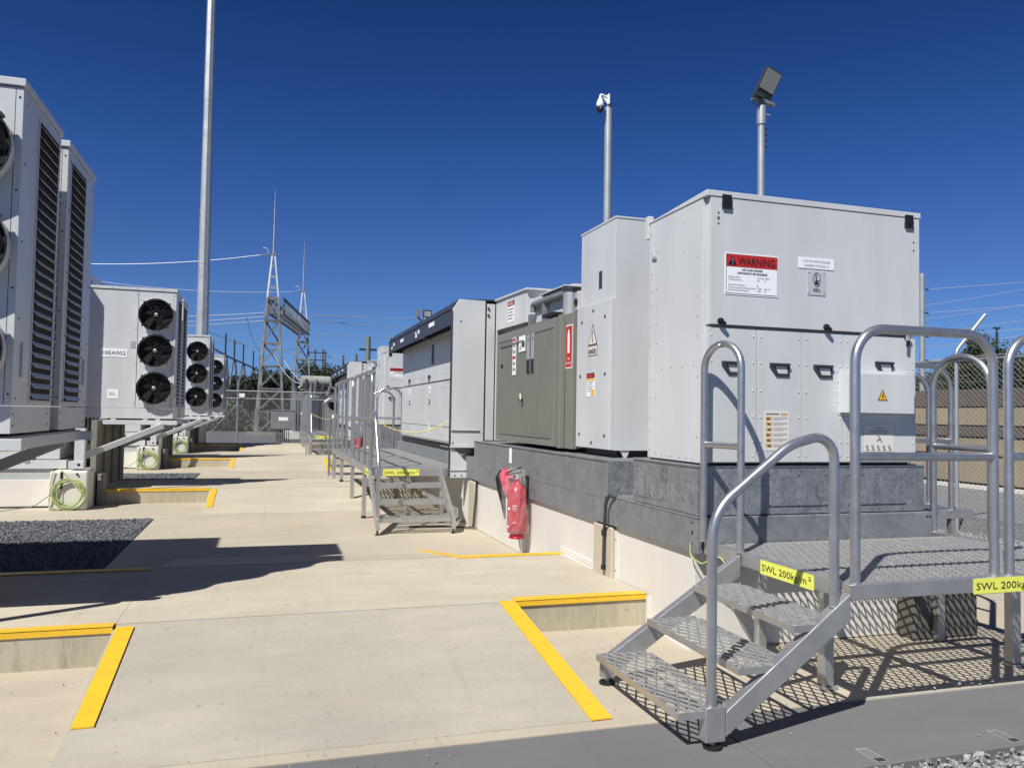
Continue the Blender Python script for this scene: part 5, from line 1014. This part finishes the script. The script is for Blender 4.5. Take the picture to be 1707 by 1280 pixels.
for i, (dx, hh, tl) in enumerate(((0.1, 0.75, -0.25), (0.55, 0.8, 0.0), (0.95, 0.8, 0.1), (1.25, 0.65, 0.2), (1.55, 0.6, 0.3))):
    q = MB(); p = Vector((X0 + dx, Y0 + 0.25, 2.05)); a = Vector((tl, 0, 1)).normalized()
    for k in range(9): q.cyl(p + a * (k * hh / 9), a, 0.10 - k * 0.004, hh / 18, 'porc' if i % 2 else 'galvd', 10)
    q.cyl(p, a, 0.04, hh, 'silver', 8); q.build('bushing', T)
rnd = random.Random(4); q = MB()
for i in range(16):
    a = Vector((X0 + rnd.uniform(0.2, 2.3), Y0 + rnd.uniform(0.1, 1.5), rnd.uniform(2.0, 2.5))); q.tube([a, a + Vector((rnd.uniform(-.5, .5), rnd.uniform(-.3, .3), rnd.uniform(-.1, .45)))], 0.035, rnd.choice(['galvd', 'dark', 'silver', 'dark']), 6)
q.build('pipework', T)
q = MB(); q.box(X0 - 0.3, X1 + 1.4, Y0 - 0.35, Y0 + 1.9, 0, 0.34, 'cream'); q.build('plinth', T)
# white leads dropping to the transformer
for i, (a, b) in enumerate((((455, 590, 43), (503, 640, 38)), ((470, 596, 43), (524, 642, 38)))):
    a = Vector((*AT(a[0], a[2]), 1.3 + (684 - a[1]) / 1323.2 * a[2])); b = Vector((*AT(b[0], b[2]), 1.3 + (685 - b[1]) / 1323.2 * b[2])); q = MB(); q.tube([a.lerp(b, t / 12) + Vector((0, 0, -0.35 * 4 * (t / 12) * (1 - t / 12))) for t in range(13)], 0.02, 'wire', 6); solo(q, 'down_lead', ['upper', 'lower'][i] + ' bright curved cable dropping to the power transformer', 'cable', a, 'cables dropping to the power transformer')
# kiosk on legs
x, yy = AT(453, 29.9); x1 = x + 0.85
T = thing('control_kiosk', 'dark grey box on thin legs with a white label, below the nearer lattice tower', 'control box', (x + 0.4, yy, 0))
q = MB(); q.box(x, x1, yy, yy + 0.45, 0.62, 1.30, 'galvd'); q.box(x - 0.02, x1 + 0.02, yy - 0.02, yy + 0.47, 1.30, 1.33, 'galvd'); q.box(x + 0.02, x1 - 0.02, yy - 0.006, yy, 0.65, 1.28, 'grey_shade') if False else None; q.build('box_body', T, bevel=0.01)
q = MB(); q.plate((x + 0.28, yy - 0.001, 0.93), XR, ZU, 0.34, 0.13, 'signw', 0.004); q.build('label', T)
for i in range(7): q = MB(); q.box(x + 0.2 + i * 0.075, x + 0.225 + i * 0.075, yy + 0.1 + 0.1 * (i % 2), yy + 0.13 + 0.1 * (i % 2), 0, 0.62, 'ink'); q.build('conduit', T)
# green cabinet on far left under the row
# poles far
def upole(px, py, D, r, lab, arms=()):
    x, yy = AT(px, D); zt = ZY(px, py, D); T = thing('power_pole', lab, 'power pole', (x, yy, 0), 'far power poles'); q = MB(); q.tube([(x, yy, 0), (x, yy, zt)], [r * 1.3, r], 'bark' if D > 60 else 'green', 8); q.build('pole_shaft', T)
    for (dz, wd) in arms: q = MB(); q.bar((x - wd, yy, zt - dz), (x + wd, yy, zt - dz), 0.12, 0.12, 'dark'); q.build('crossarm', T)
upole(612, 561, 46, 0.14, 'stout greenish pole standing behind the far switchgear cabinet', [(0.75, 0.5)])
upole(524, 582, 95, 0.10, 'thin pole with crossarms left of the pair of far poles', [(0.4, 0.9), (1.3, 1.2)]); upole(537, 582, 110, 0.11, 'left pole of the far pair of poles', [(0.5, 0.6)]); upole(541, 585, 112, 0.11, 'right pole of the far pair of poles', [(0.8, 0.8)])
upole(571, 592, 80, 0.10, 'bare pole rising from the trees just left of the far white cabinets'); upole(593, 590, 70, 0.09, 'bare pole just above the far white cabinets')
upole(328, 482, 80, 0.05, 'thin dark spike between the third cooling unit and the tall pole')
x, yy = AT(1538, 25); zt = ZY(1538, 455, 25); T = thing('strain_pole', 'galvanised post carrying tight wires, right of the nearest switchgear', 'pole', (x, yy, 0)); q = MB(); q.cyl((x, yy, 0), ZU, 0.085, zt, 'pole', 12); q.build('pole_shaft', T)
q = MB(); [q.cyl((x + 0.05, yy - 0.06, zt - 0.5 - 0.75 * k), XR, 0.02, 0.14, 'ink', 8) for k in range(4)]; q.build('wire_fixings', T); SP = Vector((x, yy, zt))
x, yy = AT(1663, 48); zt = ZY(1663, 545, 48); T = thing('dark_mast', 'thin dark mast beside the tree on the right', 'mast', (x, yy, 0)); q = MB(); q.cyl((x, yy, 0), ZU, 0.07, zt, 'dark', 8); q.box(x - 0.25, x + 0.25, yy - 0.05, yy + 0.05, zt - 0.1, zt, 'dark'); q.build('pole_shaft', T)

# ================================================================== WIRES
def wire(a, b, sag, r, lab, n=24, k='wire'):
    a, b = Vector(a), Vector(b); q = MB(); q.tube([a.lerp(b, i / n) + Vector((0, 0, -sag * 4 * (i / n) * (1 - i / n))) for i in range(n + 1)], r, k, 5); return solo(q, 'overhead_wire', lab, 'overhead wire', a, 'overhead wires')
def W3(px, py, D): return (*AT(px, D), ZY(px, py, D))
wire((-0.45, 45, 9.72), W3(-260, 392, 40), 0.9, 0.022, 'upper overhead wire running left from the nearer lattice tower')
wire((1.7, 58, 9.72), W3(-260, 372, 50), 1.3, 0.020, 'overhead wire running left from the farther lattice tower, behind the tall pole')
for i, (a, b, s_, lab) in enumerate((((447, 520, 46), (-100, 512, 60), 0.5, 'left of the nearer tower, highest of the middle bundle'), ((440, 527, 46), (-100, 536, 60), 0.4, 'left of the nearer tower, second of the middle bundle'), ((438, 534, 52), (-100, 545, 66), 0.4, 'left of the nearer tower, third of the middle bundle'), ((512, 524, 60), (1100, 490, 90), 1.2, 'right of the farther tower, top one'), ((514, 533, 60), (1100, 505, 95), 1.6, 'right of the farther tower, second one'), ((440, 548, 70), (900, 536, 95), 1.2, 'low in the sky behind both towers'), ((330, 545, 60), (520, 575, 80), 1.0, 'sloping down to the right behind the nearer tower'), ((340, 560, 70), (640, 600, 80), 0.5, 'lowest one, crossing behind the farther tower'))):
    wire(W3(*a), W3(*b), s_, 0.026, 'thin overhead wire ' + lab)
for i in range(4): wire(SP + Vector((0.1, -0.05, -0.5 - 0.75 * i + 0.0)), W3(2100, 455 + i * 38 - 22, 26), 0.05, 0.008, 'tight wire leaving the strain pole to the right, %s from its top' % ['first', 'second', 'third', 'fourth'][i])
for i in range(5): wire(W3(1440, 520 + i * 22, 60), W3(2000, 412 + i * 30, 62), 0.6, 0.016, 'distant slanted wire behind the strain pole, %s from the top' % ['first', 'second', 'third', 'fourth', 'fifth'][i])
wire(W3(408, 528, 46), W3(438, 588, 45), 0.55, 0.018, 'dark looped lead hanging at the left side of the nearer tower', 24, 'dark')

# ================================================================== FENCES
def chainlink(a, b, h, pitch, wr, mbk='fence', z0=0.03):
    """woven wire mesh between two ground points"""
    a, b = Vector(a), Vector(b); L_ = (b - a).length; u = (b - a).normalized(); nrm = Vector((-u.y, u.x, 0)); V = []; F = []
    def seg(p, q_):
        d = (q_ - p).normalized(); s1 = d.cross(nrm).normalized() * wr; s2 = nrm * wr; o = len(V)
        for c in (p, q_): V.extend([tuple(c + s1), tuple(c - s1 * 0.5 + s2 * 0.87), tuple(c - s1 * 0.5 - s2 * 0.87)])
        F.extend([(o, o + 1, o + 4, o + 3), (o + 1, o + 2, o + 5, o + 4), (o + 2, o, o + 3, o + 5)])
    n = int(L_ / pitch)
    def P(t, z): return a + u * t + Vector((0, 0, z))
    t = -h
    while t < L_:
        for sgn in (1, -1):
            # diagonal starting at (t,z0)->(t+h,h) or mirrored; clip to [0,L]
            ta, tb = t, t + h
            za, zb_ = (z0, z0 + h) if sgn > 0 else (z0 + h, z0)
            s0 = max(0.0, -ta / h) if ta < 0 else 0.0; s1_ = 1.0 if tb <= L_ else (L_ - ta) / h
            if s1_ > s0:
                off = nrm * (0.002 * sgn); seg(P(ta + h * s0, za + (zb_ - za) * s0) + off, P(ta + h * s1_, za + (zb_ - za) * s1_) + off)
        t += pitch
    mb = MB(); mb.add(V, F, mbk); return mb
T = thing('mesh_fence', 'far galvanised chain-link fence in front of the lattice towers', 'fence', (0, 31.6, 0))
chainlink((-7, 31.6, 0), (14, 31.6, 0), 1.98, 0.075, 0.0028).build('wire_mesh', T)
for x in (-6.2, -3.5, -0.96, 1.7, 4.4, 7.1, 9.8): q = MB(); q.cyl((x, 31.62, 0), ZU, 0.035, 2.45, 'galvd', 8); q.build('post', T)
q = MB(); q.tube([(-7, 31.6, 2.02), (14, 31.6, 2.02)], 0.024, 'pole', 8); q.tube([(-7, 31.6, 1.74), (14, 31.6, 1.74)], 0.018, 'pole', 8); q.tube([(-0.96, 31.62, 1.55), (0.3, 31.62, 0.1)], 0.02, 'galvd', 6); q.tube([(-0.96, 31.62, 1.55), (-2.2, 31.62, 0.1)], 0.02, 'galvd', 6); q.build('top_rail', T)
q = MB(); q.plate((-0.92, 31.57, 1.78), XR, ZU, 0.2, 0.15, 'signw', 0.004); q.build('sign', T)
T = thing('mesh_fence', 'galvanised chain-link fence on the right with a bent-topped post, before the block wall', 'fence', (7.9, 7.5, 0))
chainlink((8.25, 4.0, 0), (7.55, 12.5, 0), 2.0, 0.062, 0.0019).build('wire_mesh', T)
q = MB(); q.tube([(8.25, 4.0, 2.04), (7.55, 12.5, 2.04)], 0.02, 'galvd', 10); q.tube([(8.25, 4.0, 1.78), (7.55, 12.5, 1.78)], 0.003, 'galvd', 6); q.tube([(8.25, 4.0, 0.06), (7.55, 12.5, 0.06)], 0.003, 'galvd', 6); q.build('top_rail', T)
for (x, yy) in ((8.14, 5.3), (7.97, 7.55), (7.77, 9.9), (7.6, 12.2)):
    q = MB(); q.tube(fillet([(x, yy, 0), (x, yy, 2.16), (x + 0.42, yy - 0.03, 2.62)], 0.14), 0.024, 'pole', 10); q.build('post', T)

# ================================================================== RETAINING WALL
T = thing('retaining_wall', 'beige and brown layered block wall beyond the fence on the right', 'retaining wall', (13.6, 14, 0))
rnd = random.Random(9)
for (z0, z1, k, dx, nm) in ((0.0, 0.10, 'ink', 0.10, 'footing_or_shade_strip'), (0.10, 0.62, 'sleeper', 0.0, 'lower_course'), (0.62, 0.66, 'ink', 0.08, 'joint'), (0.66, 0.98, 'sleeper', 0.04, 'middle_course'), (0.98, 1.02, 'ink', 0.12, 'joint'), (1.02, 1.22, 'sleeperd', 0.10, 'narrow_course'), (1.22, 1.25, 'ink', 0.18, 'joint'), (1.25, 1.60, 'sleeper', 0.14, 'upper_course'), (1.60, 1.63, 'ink', 0.22, 'joint'), (1.63, 1.98, 'sleeperd', 0.18, 'capping_course')):  # lowest black strip is the wall's base shadow, put in as a course
    q = MB(); y_ = 6.0
    while y_ < 60:
        L_ = 2.4 if k != 'ink' else 54; q.box(13.6 + dx + (rnd.uniform(0, .02) if k != 'ink' else 0), 14.4, y_ + 0.012, min(60, y_ + L_) - 0.012, z0, z1 - (0.0 if k == 'ink' else 0.004), k); y_ += L_
    q.build(nm, T)
q = MB(); q.add([(14.3, 3, 1.9), (60, 3, 2.6), (60, 70, 2.6), (14.3, 70, 1.9)], [(0, 1, 2, 3)], 'hill'); struct(q, 'raised_bank')
q = MB(); q.box(13.30, 13.45, 6, 60, 0.0, 0.07, 'cream'); solo(q, 'pale_kerb', 'pale kerb at the foot of the block wall on the right', 'kerb', (13.4, 14, 0))

# ================================================================== TREES
def tree(x, y, zb, h, cr, seed, lab, kind='leaf', nl=5200, lean=0.0, trunkfrac=0.35, ls=0.16):
    rnd = random.Random(seed); T = thing('tree', lab, 'tree', (x, y, zb), 'trees behind the site')
    tips = []; q = MB(); base = Vector((x, y, zb)); fork = base + Vector((lean * 0.3, 0, h * trunkfrac))
    q.tube([base, base.lerp(fork, 0.5) + Vector((rnd.uniform(-.1, .1), 0, 0)), fork], [h * 0.035, h * 0.028, h * 0.022], 'bark', 8)
    for i in range(9):
        a = rnd.uniform(0, 6.28); rr = cr * rnd.uniform(0.25, 0.85); tip = Vector((x + lean + rr * math.cos(a), y + rr * math.sin(a), zb + h * rnd.uniform(0.45, 0.93)))
        mid = fork.lerp(tip, 0.5) + Vector((rnd.uniform(-.2, .2), rnd.uniform(-.2, .2), h * 0.04)); q.tube([fork, mid, tip], [h * 0.016, h * 0.010, h * 0.004], 'bark', 5); tips += [tip, mid.lerp(tip, 0.5)]
    q.build('trunk', T)
    clumps = [(t + Vector((rnd.gauss(0, 0.12 * cr), rnd.gauss(0, 0.12 * cr), rnd.gauss(0, 0.05 * h))), rnd.uniform(0.16, 0.38) * cr) for t in tips for _ in range(3)]
    V = []; F = []
    for i in range(nl):
        c, r_ = clumps[rnd.randrange(len(clumps))]; d = Vector((rnd.gauss(0, 1), rnd.gauss(0, 1), rnd.gauss(0, 0.75))).normalized() * r_ * rnd.uniform(0.45, 1.08) ** 0.6
        p = c + d; u = Vector((rnd.gauss(0, 1), rnd.gauss(0, 1), rnd.gauss(0, 1))).normalized(); v = u.orthogonal().normalized(); v = Matrix.Rotation(rnd.uniform(0, 6.28), 3, u) @ v; s = ls * rnd.uniform(0.5, 1.3); o = len(V)
        V += [tuple(p + u * s), tuple(p + v * s * 0.5), tuple(p - u * s), tuple(p - v * s * 0.5)]; F.append((o, o + 1, o + 2, o + 3))
    mb = MB(); mb.add(V, F, kind); mb.build('crown', T); return T
sp = [(368, 632, 62, 1.9), (384, 622, 66, 2.1), (402, 616, 64, 2.2), (418, 606, 68, 2.5), (436, 612, 60, 2.0), (452, 603, 66, 2.5), (470, 616, 62, 2.0), (488, 610, 64, 2.3), (506, 618, 60, 2.0), (524, 606, 72, 3.0), (541, 600, 76, 3.2), (560, 602, 74, 3.0), (580, 612, 70, 2.6), (600, 625, 66, 2.4), (620, 640, 64, 2.4)]
ords = ['first', 'second', 'third', 'fourth', 'fifth', 'sixth', 'seventh', 'eighth', 'ninth', 'tenth', 'eleventh', 'twelfth', 'thirteenth', 'fourteenth', 'fifteenth']
for i, (px, py, D, cr) in enumerate(sp):
    x, yy = AT(px, D); h = ZY(px, py + (14 if i < 9 else 6), D); cr *= 0.85; tree(x, yy, 0, h, cr, 20 + i, 'dark green tree beyond the switchyard, %s from the left' % ords[i], 'leaf2' if i % 3 else 'leaf', 4600, 0, 0.25, 0.125)
sp = [(1470, 640, 60, 3.4), (1528, 636, 48, 2.2), (1552, 630, 46, 1.9), (1578, 642, 50, 2.0), (1622, 572, 44, 2.0), (1650, 600, 46, 2.4), (1690, 590, 42, 2.6), (1730, 570, 44, 3.2), (1600, 622, 50, 1.9), (1670, 620, 52, 2.4), (1790, 580, 44, 3.5)]
for i, (px, py, D, cr) in enumerate(sp):
    x, yy = AT(px, D); h = ZY(px, py, D) - 2.0; tree(x, yy, 2.0, h, cr, 60 + i, 'dark tree above the block wall, %s of the trees planted on the raised bank' % ords[i], 'leaf2' if i % 2 else 'leaf', 7000, 0, 0.2, 0.10)
x, yy = AT(405, 48)
rnd = random.Random(3); V = []; F = []
for i in range(5000):
    px = rnd.uniform(330, 445); D = rnd.uniform(48, 60); X_, Y_ = AT(px, D); zz = abs(rnd.gauss(0, 0.9)) * (0.6 + 0.4 * math.sin(X_ * 2.3)) ; p = Vector((X_, Y_, min(zz, 2.2))); u = Vector((rnd.gauss(0, 1), rnd.gauss(0, 1), rnd.gauss(0, 1))).normalized(); v = u.orthogonal().normalized(); s = 0.16; o = len(V)
    V += [tuple(p + u * s), tuple(p + v * s * .5), tuple(p - u * s), tuple(p - v * s * .5)]; F.append((o, o + 1, o + 2, o + 3))
mb = MB(); mb.add(V, F, 'leaf'); struct(mb, 'scrub', 'stuff')

rnd = random.Random(77); regs = []
stones('slab_grit', [(-0.6, 1.35, 2.9, 3.2)], 0.004, 60, 'stonel', 21, 0.006)
stones('slab_grit', [(1.5, 2.3, 3.1, 4.5)], 0.005, 30, 'stonel', 22, 0.003)
stones('slab_grit', [(-2.2, -0.75, 3.1, 4.5)], 0.005, 25, 'stonel', 23, 0.003)
stones('slab_grit', [(2.6, 4.2, 3.1, 3.9)], 0.005, 30, 'stonel', 25, 0.003)
stones('slab_grit', [(0.3, 3.4, 2.55, 3.05)], 0.005, 7, 'stonel', 27, 0.006)
